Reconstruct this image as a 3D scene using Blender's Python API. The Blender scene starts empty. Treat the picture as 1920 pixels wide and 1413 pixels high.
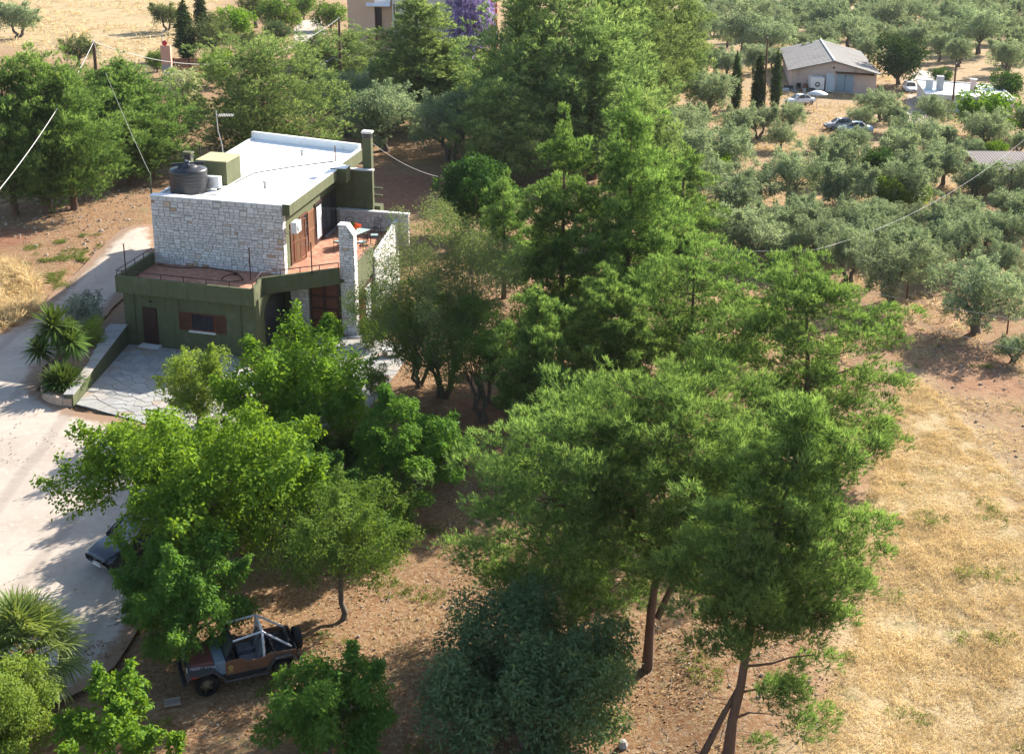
import bpy, bmesh, math, random
import numpy as np
from mathutils import Vector, Matrix, Euler

# ------------------------------------------------------------------ camera, sky, sun, exposure
S = bpy.context.scene
COL = S.collection
F_PX, CX, CY, ZC = 2400.0, 960.0, 500.0, 23.7
PITCH = math.atan(690.0 / 2400.0)
SP, CP = math.sin(PITCH), math.cos(PITCH)
cam_d = bpy.data.cameras.new('camera')
cam = bpy.data.objects.new('camera', cam_d)
COL.objects.link(cam)
S.camera = cam
cam_d.sensor_width = 36.0
cam_d.lens = 36.0 * F_PX / 1920.0
cam_d.shift_y = -206.5 / 1920.0
cam_d.clip_start = 0.5
cam_d.clip_end = 8000.0
cam.location = (0, 0, ZC)
cam.rotation_euler = (math.pi / 2 - PITCH, 0, 0)

SUN_EL = math.radians(29.5)
SUN_DIR = Vector((0.70, 0.714, 0)).normalized() * math.cos(SUN_EL) + Vector((0, 0, math.sin(SUN_EL)))
w = bpy.data.worlds.new('World')
S.world = w
w.use_nodes = True
nt = w.node_tree
sky = nt.nodes.new('ShaderNodeTexSky')
sky.sky_type = 'NISHITA'
sky.sun_disc = False
sky.sun_elevation = SUN_EL
sky.sun_rotation = math.atan2(SUN_DIR.x, SUN_DIR.y)
sky.air_density = 1.0
sky.dust_density = 1.2
bg = nt.nodes['Background']
bg.inputs['Strength'].default_value = 0.098
nt.links.new(sky.outputs[0], bg.inputs[0])
sun_d = bpy.data.lights.new('sun', 'SUN')
sun_d.energy = 5.0
sun_d.angle = math.radians(0.53)
sun_d.color = (1.0, 0.93, 0.82)
sun = bpy.data.objects.new('sun', sun_d)
COL.objects.link(sun)
sun.rotation_euler = SUN_DIR.to_track_quat('Z', 'Y').to_euler()
sun.location = (60, 60, 80)
S.view_settings.view_transform = 'Standard'
S.view_settings.look = 'None'
S.view_settings.exposure = 1.5
S.view_settings.gamma = 1.0
S.view_settings.use_curve_mapping = False
S.render.engine = 'CYCLES'
S.cycles.max_bounces = 6
S.cycles.diffuse_bounces = 4
S.cycles.glossy_bounces = 2
S.cycles.transmission_bounces = 4
S.cycles.volume_bounces = 0
S.cycles.transparent_max_bounces = 4
S.cycles.sample_clamp_indirect = 6.0
S.cycles.use_denoising = True
S.cycles.denoiser = 'OPENIMAGEDENOISE'
S.cycles.denoising_input_passes = 'RGB_ALBEDO_NORMAL'
S.cycles.denoising_prefilter = 'NONE'

RNG = np.random.default_rng(7)
random.seed(7)

# ------------------------------------------------------------------ helpers: noise, terrain, picture -> ground
def vnoise(x, y, seed=0):
    x = np.asarray(x, float); y = np.asarray(y, float)
    xi = np.floor(x).astype(np.int64); yi = np.floor(y).astype(np.int64)
    xf = x - xi; yf = y - yi
    xf = xf * xf * (3 - 2 * xf); yf = yf * yf * (3 - 2 * yf)
    def h(a, b):
        n = (a * 374761393 + b * 668265263 + seed * 974634777) & 0x7fffffff
        n = ((n ^ (n >> 13)) * 1274126177) & 0x7fffffff
        return ((n ^ (n >> 16)) & 0xffff) / 65535.0
    return (h(xi, yi) * (1 - xf) + h(xi + 1, yi) * xf) * (1 - yf) + (h(xi, yi + 1) * (1 - xf) + h(xi + 1, yi + 1) * xf) * yf

def sstep(v, a, b):
    t = np.clip((np.asarray(v, float) - a) / (b - a), 0, 1)
    return t * t * (3 - 2 * t)

def ground_z(x, y):
    x = np.asarray(x, float); y = np.asarray(y, float)
    z = 0.9 * sstep(y, 42, 57) * sstep(-x, -4, 5)
    z = z + 1.3 * sstep(y, 63, 92) * sstep(-x, 19, 26)
    z = z + 3.2 * sstep(y, 130, 300) * sstep(-x, -10, 60)
    z = z - 0.5 * sstep(x, 6, 30) * sstep(y, 30, 60) * sstep(-y, -90, -60)
    # the little bank under the nearest pines
    z = z + 0.55 * sstep(x, 4.0, 6.5) * sstep(-x, -14, -9) * sstep(-y, -41, -34)
    z = z + 0.25 * (vnoise(x / 9, y / 9, 3) - .5) * sstep(np.abs(y - 40) + np.abs(x + 16), 12, 40) * sstep(np.hypot(x + 14, y - 70), 14, 30)
    return z

def ray(px, py):
    r = (px - CX) / F_PX; u = -(py - CY) / F_PX
    return np.array([r, CP + u * SP, -SP + u * CP])

def PZ(px, py, z):
    d = ray(px, py)
    t = (z - ZC) / d[2]
    return Vector((d[0] * t, d[1] * t, z))

def G(px, py):
    z = 0.0
    for _ in range(12):
        q = PZ(px, py, z)
        z = float(ground_z(q.x, q.y))
    return Vector((q.x, q.y, z))

def depth_of(q):
    return q[1] * CP - (q[2] - ZC) * SP

def height_at(base, py):
    d = depth_of(base)
    return ZC - d * SP - (py - CY) / F_PX * d * CP - base[2]

def poly_px(pts):
    return np.array([[G(*q).x, G(*q).y] for q in pts])

def sdist(poly, x, y):
    """signed distance to a polygon, negative inside"""
    p = np.stack([x, y], -1)
    n = len(poly)
    dmin = np.full(x.shape, 1e9)
    inside = np.zeros(x.shape, bool)
    for i in range(n):
        a = poly[i]; b = poly[(i + 1) % n]
        e = b - a
        t = np.clip(((p - a) @ e) / max(e @ e, 1e-9), 0, 1)
        dmin = np.minimum(dmin, np.linalg.norm(p - a - t[..., None] * e, axis=-1))
        c = ((a[1] > y) != (b[1] > y)) & (x < (b[0] - a[0]) * (y - a[1]) / (b[1] - a[1] + 1e-12) + a[0])
        inside ^= c
    return np.where(inside, -dmin, dmin)

# ------------------------------------------------------------------ helpers: materials
def new_mat(name):
    m = bpy.data.materials.new(name)
    m.use_nodes = True
    return m, m.node_tree, m.node_tree.nodes['Principled BSDF']

def mat(name, col, rough=0.8, var=0.15, scale=6.0, bump=0.0, bscale=40.0, metal=0.0, spec=0.3, objvar=0.0, stain=None, coat=0.0, streak=0.0):
    m, t, b = new_mat(name)
    N, L = t.nodes, t.links
    b.inputs['Roughness'].default_value = rough
    b.inputs['Metallic'].default_value = metal
    b.inputs['Specular IOR Level'].default_value = spec
    b.inputs['Coat Weight'].default_value = coat
    tc = N.new('ShaderNodeTexCoord')
    nz = N.new('ShaderNodeTexNoise'); nz.inputs['Scale'].default_value = scale; nz.inputs['Detail'].default_value = 6
    L.new(tc.outputs['Object'], nz.inputs['Vector'])
    mx = N.new('ShaderNodeMix'); mx.data_type = 'RGBA'
    lo = [c * (1 - var) for c in col]; hi = [min(1, c * (1 + var)) for c in col]
    mx.inputs[6].default_value = (*lo, 1); mx.inputs[7].default_value = (*hi, 1)
    L.new(nz.outputs['Fac'], mx.inputs[0])
    out = mx.outputs[2]
    if stain:
        n2 = N.new('ShaderNodeTexNoise'); n2.inputs['Scale'].default_value = stain[1]; n2.inputs['Detail'].default_value = 8
        n2.inputs['Roughness'].default_value = .65
        L.new(tc.outputs['Object'], n2.inputs['Vector'])
        cr = N.new('ShaderNodeValToRGB'); cr.color_ramp.elements[0].position = stain[2]; cr.color_ramp.elements[1].position = stain[2] + .15
        L.new(n2.outputs['Fac'], cr.inputs[0])
        m2 = N.new('ShaderNodeMix'); m2.data_type = 'RGBA'
        L.new(cr.outputs[0], m2.inputs[0]); L.new(out, m2.inputs[6]); m2.inputs[7].default_value = (*stain[0], 1)
        out = m2.outputs[2]
    if streak:
        mp = N.new('ShaderNodeMapping'); mp.inputs['Scale'].default_value = (2.2, 2.2, .16)
        L.new(tc.outputs['Object'], mp.inputs['Vector'])
        n4 = N.new('ShaderNodeTexNoise'); n4.inputs['Scale'].default_value = 1.6; n4.inputs['Detail'].default_value = 8; n4.inputs['Roughness'].default_value = .7
        L.new(mp.outputs[0], n4.inputs['Vector'])
        c4 = N.new('ShaderNodeMapRange'); c4.inputs[1].default_value = .50; c4.inputs[2].default_value = .72; c4.inputs[4].default_value = streak
        L.new(n4.outputs['Fac'], c4.inputs[0])
        m4 = N.new('ShaderNodeMix'); m4.data_type = 'RGBA'
        L.new(c4.outputs[0], m4.inputs[0]); L.new(out, m4.inputs[6]); m4.inputs[7].default_value = (col[0] * .45, col[1] * .45, col[2] * .45, 1)
        out = m4.outputs[2]
    if objvar:
        oi = N.new('ShaderNodeObjectInfo')
        hs = N.new('ShaderNodeHueSaturation')
        mr = N.new('ShaderNodeMapRange'); mr.inputs[3].default_value = 1 - objvar; mr.inputs[4].default_value = 1 + objvar
        L.new(oi.outputs['Random'], mr.inputs[0]); L.new(mr.outputs[0], hs.inputs['Value']); L.new(out, hs.inputs['Color'])
        out = hs.outputs[0]
    L.new(out, b.inputs['Base Color'])
    if bump:
        n3 = N.new('ShaderNodeTexNoise'); n3.inputs['Scale'].default_value = bscale; n3.inputs['Detail'].default_value = 4
        L.new(tc.outputs['Object'], n3.inputs['Vector'])
        bp = N.new('ShaderNodeBump'); bp.inputs['Strength'].default_value = bump; bp.inputs['Distance'].default_value = .03
        L.new(n3.outputs['Fac'], bp.inputs['Height']); L.new(bp.outputs[0], b.inputs['Normal'])
    return m

def ramp_mat(name, stops, rough=0.85, source='object', bump=0.25, bscale=25.0):
    """colour picked piece by piece: from the object's random number or from the stored 'tint' of the piece"""
    m, t, b = new_mat(name)
    N, L = t.nodes, t.links
    b.inputs['Roughness'].default_value = rough
    b.inputs['Specular IOR Level'].default_value = .25
    cr = N.new('ShaderNodeValToRGB')
    e = cr.color_ramp.elements
    e[0].position, e[0].color = stops[0][0], (*stops[0][1], 1)
    e[1].position, e[1].color = stops[-1][0], (*stops[-1][1], 1)
    for p_, c_ in stops[1:-1]:
        q = e.new(p_); q.color = (*c_, 1)
    if source == 'object':
        oi = N.new('ShaderNodeObjectInfo'); L.new(oi.outputs['Random'], cr.inputs[0])
    else:
        at = N.new('ShaderNodeAttribute'); at.attribute_name = 'tint'; L.new(at.outputs['Fac'], cr.inputs[0])
    ge = N.new('ShaderNodeNewGeometry')
    nz = N.new('ShaderNodeTexNoise'); nz.inputs['Scale'].default_value = 9; nz.inputs['Detail'].default_value = 8
    L.new(ge.outputs['Position'], nz.inputs['Vector'])
    mr = N.new('ShaderNodeMapRange'); mr.inputs[3].default_value = .7; mr.inputs[4].default_value = 1.25
    L.new(nz.outputs['Fac'], mr.inputs[0])
    mx = N.new('ShaderNodeMix'); mx.data_type = 'RGBA'; mx.blend_type = 'MULTIPLY'; mx.inputs[0].default_value = 1
    L.new(cr.outputs[0], mx.inputs[6]); L.new(mr.outputs[0], mx.inputs[7])
    L.new(mx.outputs[2], b.inputs['Base Color'])
    n3 = N.new('ShaderNodeTexNoise'); n3.inputs['Scale'].default_value = bscale; n3.inputs['Detail'].default_value = 6
    L.new(ge.outputs['Position'], n3.inputs['Vector'])
    bp = N.new('ShaderNodeBump'); bp.inputs['Strength'].default_value = bump; bp.inputs['Distance'].default_value = .03
    L.new(n3.outputs['Fac'], bp.inputs['Height']); L.new(bp.outputs[0], b.inputs['Normal'])
    return m

def leaf_mat(name, c0, c1, trans=0.35, tcol=None, gloss=0.012, objvar=0.18):
    m = bpy.data.materials.new(name); m.use_nodes = True
    t = m.node_tree; N, L = t.nodes, t.links
    N.remove(N['Principled BSDF'])
    out = N['Material Output']
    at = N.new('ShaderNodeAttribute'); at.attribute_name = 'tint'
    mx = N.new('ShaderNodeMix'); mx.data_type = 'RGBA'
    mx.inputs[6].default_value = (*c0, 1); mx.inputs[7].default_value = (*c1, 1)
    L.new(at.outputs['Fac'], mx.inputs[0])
    oi = N.new('ShaderNodeObjectInfo')
    hs = N.new('ShaderNodeHueSaturation')
    mr = N.new('ShaderNodeMapRange'); mr.inputs[3].default_value = 1 - objvar; mr.inputs[4].default_value = 1 + objvar
    mh = N.new('ShaderNodeMapRange'); mh.inputs[3].default_value = .5 - objvar * .05; mh.inputs[4].default_value = .5 + objvar * .05
    mm = N.new('ShaderNodeMath'); mm.operation = 'MULTIPLY'; mm.inputs[1].default_value = 7.31
    mf = N.new('ShaderNodeMath'); mf.operation = 'FRACT'
    L.new(oi.outputs['Random'], mr.inputs[0]); L.new(oi.outputs['Random'], mm.inputs[0]); L.new(mm.outputs[0], mf.inputs[0]); L.new(mf.outputs[0], mh.inputs[0])
    L.new(mr.outputs[0], hs.inputs['Value']); L.new(mh.outputs[0], hs.inputs['Hue'])
    L.new(mx.outputs[2], hs.inputs['Color'])
    d = N.new('ShaderNodeBsdfDiffuse'); L.new(hs.outputs[0], d.inputs[0])
    tr = N.new('ShaderNodeBsdfTranslucent')
    tm = N.new('ShaderNodeMix'); tm.data_type = 'RGBA'; tm.blend_type = 'MULTIPLY'; tm.inputs[0].default_value = 1
    L.new(hs.outputs[0], tm.inputs[6]); tm.inputs[7].default_value = (*(tcol or (1.25, 1.2, .55)), 1)
    L.new(tm.outputs[2], tr.inputs[0])
    s1 = N.new('ShaderNodeMixShader'); s1.inputs[0].default_value = trans
    L.new(d.outputs[0], s1.inputs[1]); L.new(tr.outputs[0], s1.inputs[2])
    g = N.new('ShaderNodeBsdfGlossy'); g.inputs['Roughness'].default_value = .6; g.inputs[0].default_value = (.6, .75, .45, 1)
    s2 = N.new('ShaderNodeMixShader'); s2.inputs[0].default_value = gloss
    L.new(s1.outputs[0], s2.inputs[1]); L.new(g.outputs[0], s2.inputs[2])
    L.new(s2.outputs[0], out.inputs[0])
    return m

# ------------------------------------------------------------------ helpers: objects
def tag(o, label=None, cat=None, group=None, kind=None):
    if label: o['label'] = label
    if cat: o['category'] = cat
    if group: o['group'] = group
    if kind: o['kind'] = kind
    return o

def thing(name, label, cat, loc, rz=0.0, group=None):
    o = bpy.data.objects.new(name, None)
    COL.objects.link(o)
    o.empty_display_size = .3
    o.location = loc; o.rotation_euler = (0, 0, rz)
    return tag(o, label, cat, group)

def link(name, me, parent=None, m=None, world=False):
    o = bpy.data.objects.new(name, me)
    COL.objects.link(o)
    if m is not None:
        me.materials.clear(); me.materials.append(m)
    if parent is not None:
        o.parent = parent
        if world:
            q = root_loc(parent)
            o.location = (-q[0], -q[1], -q[2])
    return o

def root_loc(p):
    q = Vector((0, 0, 0))
    while p is not None:
        q = q + Vector(p.location)
        p = p.parent
    return q

class MB:
    """collects shapes; build() links them as ONE mesh object"""
    def __init__(self): self.v = []; self.f = []; self.smooth = []
    def add(self, vs, fs, smooth=False):
        o = len(self.v)
        self.v += [tuple(q) for q in vs]
        self.f += [tuple(i + o for i in f) for f in fs]
        self.smooth += [smooth] * len(fs)
        return self
    def hexa(self, b, t):
        """b, t: four bottom and four top corners, same order"""
        return self.add(list(b) + list(t), [(3, 2, 1, 0), (4, 5, 6, 7), (0, 1, 5, 4), (1, 2, 6, 5), (2, 3, 7, 6), (3, 0, 4, 7)])
    def box(self, x0, x1, y0, y1, z0, z1):
        return self.hexa([(x0, y0, z0), (x1, y0, z0), (x1, y1, z0), (x0, y1, z0)], [(x0, y0, z1), (x1, y0, z1), (x1, y1, z1), (x0, y1, z1)])
    def prism(self, pts, z0, z1):
        n = len(pts)
        b = [(p[0], p[1], z0) for p in pts]; t = [(p[0], p[1], z1) for p in pts]
        return self.add(b + t, [tuple(range(n - 1, -1, -1)), tuple(range(n, 2 * n))] + [(i, (i + 1) % n, n + (i + 1) % n, n + i) for i in range(n)])
    def tube(self, pts, rad, n=6, cap=True, smooth=True):
        pts = [Vector(p) for p in pts]
        if not hasattr(rad, '__len__'): rad = [rad] * len(pts)
        vs, fs = [], []
        up = Vector((0, 0, 1))
        prev = None
        for i, p in enumerate(pts):
            d = (pts[min(i + 1, len(pts) - 1)] - pts[max(i - 1, 0)])
            if d.length < 1e-9: d = up.copy()
            d.normalize()
            if prev is None:
                a = d.cross(Vector((0, 1, 0)) if abs(d.y) < .9 else Vector((1, 0, 0)))
            else:
                a = prev - d * prev.dot(d)
                if a.length < 1e-6: a = d.cross(Vector((1, 0, 0)))
            a.normalize(); prev = a
            b = d.cross(a)
            for k in range(n):
                an = 2 * math.pi * k / n
                vs.append(p + (a * math.cos(an) + b * math.sin(an)) * rad[i])
        for i in range(len(pts) - 1):
            for k in range(n):
                fs.append((i * n + k, i * n + (k + 1) % n, (i + 1) * n + (k + 1) % n, (i + 1) * n + k))
        self.add(vs, fs, smooth)
        if cap:
            self.add([vs[k] for k in range(n)], [tuple(range(n - 1, -1, -1))])
            o = (len(pts) - 1) * n
            self.add([vs[o + k] for k in range(n)], [tuple(range(n))])
        return self
    def lathe(self, prof, c=(0, 0, 0), n=20, axis='z', smooth=True):
        vs, fs = [], []
        for r, h in prof:
            for k in range(n):
                a = 2 * math.pi * k / n
                q = (r * math.cos(a), r * math.sin(a), h)
                if axis == 'y': q = (q[0], q[2], q[1])
                if axis == 'x': q = (q[2], q[0], q[1])
                vs.append((q[0] + c[0], q[1] + c[1], q[2] + c[2]))
        m = len(prof)
        for i in range(m - 1):
            for k in range(n):
                f = (i * n + k, i * n + (k + 1) % n, (i + 1) * n + (k + 1) % n, (i + 1) * n + k)
                fs.append(f[::-1] if axis == 'y' else f)
        return self.add(vs, fs, smooth)
    def mesh(self, name):
        me = bpy.data.meshes.new(name)
        me.from_pydata(self.v, [], self.f)
        me.polygons.foreach_set('use_smooth', self.smooth)
        me.validate(); me.update()
        return me
    def build(self, name, m, parent=None, world=False, bevel=0.0):
        o = link(name, self.mesh(name), parent, m, world)
        if bevel:
            md = o.modifiers.new('bevel', 'BEVEL'); md.width = bevel; md.segments = 2; md.limit_method = 'ANGLE'; md.angle_limit = math.radians(35)
        return o

def np_mesh(name, V, F, tint=None, flat=False):
    V = np.asarray(V, np.float32); F = np.asarray(F, np.int32)
    me = bpy.data.meshes.new(name)
    k = F.shape[1]
    me.vertices.add(len(V)); me.vertices.foreach_set('co', V.ravel())
    me.loops.add(F.size); me.loops.foreach_set('vertex_index', F.ravel())
    me.polygons.add(len(F)); me.polygons.foreach_set('loop_start', np.arange(0, F.size, k, dtype=np.int32))
    me.polygons.foreach_set('loop_total', np.full(len(F), k, np.int32))
    if tint is not None:
        a = me.attributes.new('tint', 'FLOAT', 'POINT'); a.data.foreach_set('value', np.asarray(tint, np.float32))
    me.update(calc_edges=True)
    if flat: me.polygons.foreach_set('use_smooth', np.zeros(len(F), bool))
    return me

def copy_tree(o, parent=None):
    c = o.copy(); COL.objects.link(c)
    c.parent = parent
    for ch in list(o.children): copy_tree(ch, c)
    return c

# ------------------------------------------------------------------ materials
M = {}
M['green'] = mat('green_plaster', (.088, .098, .046), .85, .12, 3, .15, 60, stain=((.125, .130, .075), 1.2, .55), streak=.55)
M['white'] = mat('white_roof_coating', (.80, .80, .78), .7, .05, 2, .1, 20, stain=((.58, .56, .52), .55, .57))
M['marble'] = mat('white_stone_coping', (.62, .60, .57), .5, .12, 5, .1, 30)
M['brown'] = mat('brown_wood', (.11, .036, .018), .55, .25, 8, .1, 40)
M['dark_wood'] = mat('dark_brown_door', (.040, .018, .013), .5, .25, 8, .1, 40)
M['shutter_sunlit'] = mat('sunlit_brown_shutter', (.24, .105, .055), .6, .25, 8)  # brown shutter where the sun strikes it; that brightness is put into the colour
M['rail'] = mat('dark_purple_metal', (.035, .016, .022), .45, .2, 9, metal=.2)
M['black'] = mat('black_rubber', (.012, .012, .013), .75, .2, 9)
M['tank'] = mat('black_plastic_tank', (.020, .021, .026), .38, .15, 5, spec=.5)
M['metal'] = mat('grey_metal', (.42, .42, .43), .4, .12, 9, metal=.6)
M['grey'] = mat('grey_paint', (.40, .40, .40), .55, .08, 9)
M['acwhite'] = mat('white_enamel', (.68, .68, .68), .45, .06, 7)
M['glass'] = mat('dark_window_glass', (.02, .022, .026), .08, .1, 3, spec=.8)
M['stone_wall'] = mat('mortar', (.34, .315, .29), .95, .2, 7, .4, 30)
STN = [(0, (.52, .485, .45)), (.22, (.65, .62, .585)), (.50, (.58, .545, .51)), (.78, (.70, .67, .64)), (.95, (.58, .53, .48)), (.985, (.48, .33, .22)), (1, (.38, .22, .14))]
M['stone'] = ramp_mat('wall_stone', STN, source='object')
M['stone_t'] = ramp_mat('wall_stone_small', STN, source='tint')
PAV = [(0, (.27, .265, .255)), (.3, (.33, .325, .31)), (.55, (.30, .285, .26)), (.8, (.35, .345, .33)), (.92, (.33, .275, .225)), (1, (.31, .235, .175))]
M['paver'] = ramp_mat('paving_stone', PAV, source='object', bump=.15)
M['joint'] = mat('paving_joint', (.18, .155, .135), .95, .2, 9)
M['plaster_w'] = mat('rough_white_plaster', (.50, .485, .46), .9, .12, 4, .9, 9)
M['bark'] = mat('pine_bark', (.13, .075, .05), .95, .35, 5, .8, 14)
M['bark2'] = mat('grey_bark', (.12, .10, .08), .95, .3, 6, .6, 18)
M['terracotta'] = None

# ================================================================== GROUND
LOT = poly_px([(-80, 640), (0, 620), (88, 562), (150, 505), (197, 455), (243, 424), (292, 421), (300, 455), (292, 505), (226, 562), (190, 600),
               (140, 640), (80, 690), (72, 730), (138, 770), (330, 806), (340, 1000), (300, 1110), (262, 1182), (216, 1252), (160, 1300), (60, 1335), (-90, 1340)])
DRY = poly_px([(1690, 690), (1760, 740), (1840, 830), (1945, 950), (2100, 1100), (2100, 1600), (1560, 1600), (1500, 1400), (1600, 1200), (1590, 1060), (1640, 880)])
DRYL = poly_px([(-120, 470), (25, 495), (75, 545), (62, 592), (10, 618), (-120, 640)])
HILL = poly_px([(-200, 20), (-200, -60), (420, -60), (410, 60), (330, 105), (280, 135), (180, 120), (0, 85)])
RED = [poly_px(q) for q in ([(700, 318), (830, 330), (800, 400), (700, 398)], [(1585, 585), (1700, 600), (1920, 680), (1960, 760), (1810, 735), (1700, 690)],
                            [(1600, 880), (1650, 900), (1625, 1060), (1640, 1200), (1690, 1310), (1560, 1390), (1490, 1320), (1580, 1180), (1590, 1040)], [(-80, 430), (50, 432), (60, 460), (-80, 475)],
                            [(860, 740), (960, 740), (900, 850), (850, 900)])]

def axis(segs):
    out = []
    for a, b, st in segs:
        out += list(np.arange(a, b, st))
    return np.array(out)
far = np.array([110, 130, 155, 190, 240, 320, 450, 700, 1100, 1800, 3000.])
gx = np.concatenate([-far[::-1], axis([(-95, -45, 1.6), (-45, 40, .75), (40, 95, 1.6)]), far])
gy = np.concatenate([[-400, -200, -100, -50, -20, 0, 10], axis([(18, 26, 2), (26, 100, .75), (100, 180, 1.6), (180, 330, 4)]), [330, 350, 380, 430, 520, 700, 1000, 1700, 3000]])
X, Y = np.meshgrid(gx, gy)
Zg = ground_z(X, Y)
sl = sdist(LOT, X, Y)
rough = sstep(sl, .3, 2.5)
Zg = Zg + rough * .10 * (vnoise(X / 1.3, Y / 1.3, 5) - .5) - .16 * (sl < .25)
nx_, ny_ = len(gx), len(gy)
idx = np.arange(nx_ * ny_).reshape(ny_, nx_)
Fq = np.stack([idx[:-1, :-1], idx[:-1, 1:], idx[1:, 1:], idx[1:, :-1]], -1).reshape(-1, 4)
gme = np_mesh('ground', np.stack([X, Y, Zg], -1).reshape(-1, 3), Fq)
def soft(poly, wd):
    n = (vnoise(X / 2.2, Y / 2.2, 11) - .5) * 2.4
    return 1 - sstep(sdist(poly, X, Y) + n, -wd, wd)
brush0 = poly_px([(1600, 585), (1700, 590), (1960, 690), (1960, 960), (1830, 810), (1760, 735), (1690, 680)])
grove = sstep(X, 0, 18) * sstep(Y, 66, 90) * .35 + .25 * sstep(Y, 120, 200)
dry = np.clip(np.maximum.reduce([soft(DRY, 1.4), soft(DRYL, .7), soft(HILL, 6), grove, .2 * soft(brush0, 1)]), 0, 1)
red = np.maximum.reduce([soft(q, 1.0) for q in RED])
for nm, a in (('dry', dry), ('red', red)):
    at = gme.attributes.new(nm, 'FLOAT', 'POINT'); at.data.foreach_set('value', a.astype(np.float32).ravel())
gm, t, b = new_mat('earth_and_dry_grass')
N, L = t.nodes, t.links
b.inputs['Roughness'].default_value = .95; b.inputs['Specular IOR Level'].default_value = .1
ge = N.new('ShaderNodeNewGeometry')
def noise(sc, det=8, rgh=.6):
    n = N.new('ShaderNodeTexNoise'); n.inputs['Scale'].default_value = sc; n.inputs['Detail'].default_value = det; n.inputs['Roughness'].default_value = rgh
    L.new(ge.outputs['Position'], n.inputs['Vector']); return n.outputs['Fac']
def mixc(f, a, c, bt='MIX'):
    m_ = N.new('ShaderNodeMix'); m_.data_type = 'RGBA'; m_.blend_type = bt
    for i, v in ((0, f), (6, a), (7, c)):
        if isinstance(v, tuple): m_.inputs[i].default_value = (*v, 1)
        elif isinstance(v, (int, float)): m_.inputs[i].default_value = v
        else: L.new(v, m_.inputs[i])
    return m_.outputs[2]
def rampf(f, a, c):
    r_ = N.new('ShaderNodeMapRange'); r_.inputs[1].default_value = a; r_.inputs[2].default_value = c; r_.interpolation_type = 'SMOOTHSTEP'
    L.new(f, r_.inputs[0]); return r_.outputs[0]
def attr(nm):
    a_ = N.new('ShaderNodeAttribute'); a_.attribute_name = nm; return a_.outputs['Fac']
soil = mixc(rampf(noise(.9), .35, .65), (.265, .150, .076), (.200, .102, .050))
soil = mixc(rampf(noise(5.5, 10, .7), .44, .62), soil, (.315, .220, .135))
soil = mixc(rampf(noise(28, 6, .7), .58, .72), soil, (.36, .28, .20))
soil = mixc(attr('red'), soil, mixc(rampf(noise(2.2), .35, .65), (.215, .095, .052), (.285, .150, .090)))
gold = mixc(rampf(noise(1.6, 10, .7), .35, .65), (.39, .295, .165), (.45, .35, .205))
gold = mixc(rampf(noise(.35, 6), .52, .66), gold, (.33, .225, .115))
gold = mixc(rampf(noise(14, 6, .7), .5, .68), gold, (.28, .20, .11))
base = mixc(attr('dry'), soil, gold)
base = mixc(rampf(noise(.55, 9, .68), .57, .70), base, (.20, .18, .085))
base = mixc(rampf(noise(45, 4, .7), .60, .70), base, (.13, .085, .055))
L.new(base, b.inputs['Base Color'])
bp = N.new('ShaderNodeBump'); bp.inputs['Strength'].default_value = .8; bp.inputs['Distance'].default_value = .12
L.new(noise(7, 10, .75), bp.inputs['Height']); L.new(bp.outputs[0], b.inputs['Normal'])
go = link('ground', gme, None, gm); tag(go, kind='structure')

def sheet(poly, lift, cuts=5):
    bm = bmesh.new()
    f = bm.faces.new([bm.verts.new((p[0], p[1], 0)) for p in poly])
    bmesh.ops.triangulate(bm, faces=[f])
    for _ in range(cuts):
        es = [e for e in bm.edges if e.calc_length() > 1.6]
        if not es: break
        bmesh.ops.subdivide_edges(bm, edges=es, cuts=1)
        bmesh.ops.triangulate(bm, faces=bm.faces[:])
    for v in bm.verts: v.co.z = float(ground_z(v.co.x, v.co.y)) + lift
    bmesh.ops.recalc_face_normals(bm, faces=bm.faces[:])
    if sum(f.normal.z for f in bm.faces) < 0: bmesh.ops.reverse_faces(bm, faces=bm.faces[:])
    return bm
def wobble(poly, amp, step=.8):
    out = []
    n = len(poly)
    for i in range(n):
        a, c = poly[i], poly[(i + 1) % n]
        k = max(1, int(np.linalg.norm(c - a) / step))
        for j in range(k):
            q = a + (c - a) * j / k
            out.append(q + (np.array([vnoise(q[0] * .9, q[1] * .9, 1), vnoise(q[0] * .9, q[1] * .9, 2)]) - .5) * amp)
    return out
bm = sheet(wobble(LOT, .35), .03)
me = bpy.data.meshes.new('driveway'); bm.to_mesh(me); bm.free()
co = np.array([v.co[:2] for v in me.vertices])
a = me.attributes.new('edge', 'FLOAT', 'POINT'); a.data.foreach_set('value', np.clip(1 + sdist(LOT, co[:, 0], co[:, 1]) / 2.2, 0, 1).astype(np.float32))
dm, t, b = new_mat('pale_concrete')
N, L = t.nodes, t.links
b.inputs['Roughness'].default_value = .9; b.inputs['Specular IOR Level'].default_value = .2
ge = N.new('ShaderNodeNewGeometry')
c_ = mixc(rampf(noise(.5, 8, .6), .35, .68), (.44, .375, .315), (.375, .315, .26))
c_ = mixc(rampf(noise(3.5, 10, .7), .52, .68), c_, (.48, .42, .355))
c_ = mixc(rampf(noise(1.1, 10, .75), .60, .70), c_, (.33, .275, .225))
c_ = mixc(rampf(noise(38, 3, .6), .66, .74), c_, (.25, .20, .16))
vo = N.new('ShaderNodeTexVoronoi'); vo.feature = 'DISTANCE_TO_EDGE'; vo.inputs['Scale'].default_value = .16
wv = N.new('ShaderNodeVectorMath'); wv.operation = 'ADD'
nz = N.new('ShaderNodeTexNoise'); nz.inputs['Scale'].default_value = .8; nz.inputs['Detail'].default_value = 6
L.new(ge.outputs['Position'], nz.inputs['Vector'])
L.new(ge.outputs['Position'], wv.inputs[0]); L.new(nz.outputs['Color'], wv.inputs[1]); L.new(wv.outputs[0], vo.inputs['Vector'])
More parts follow.
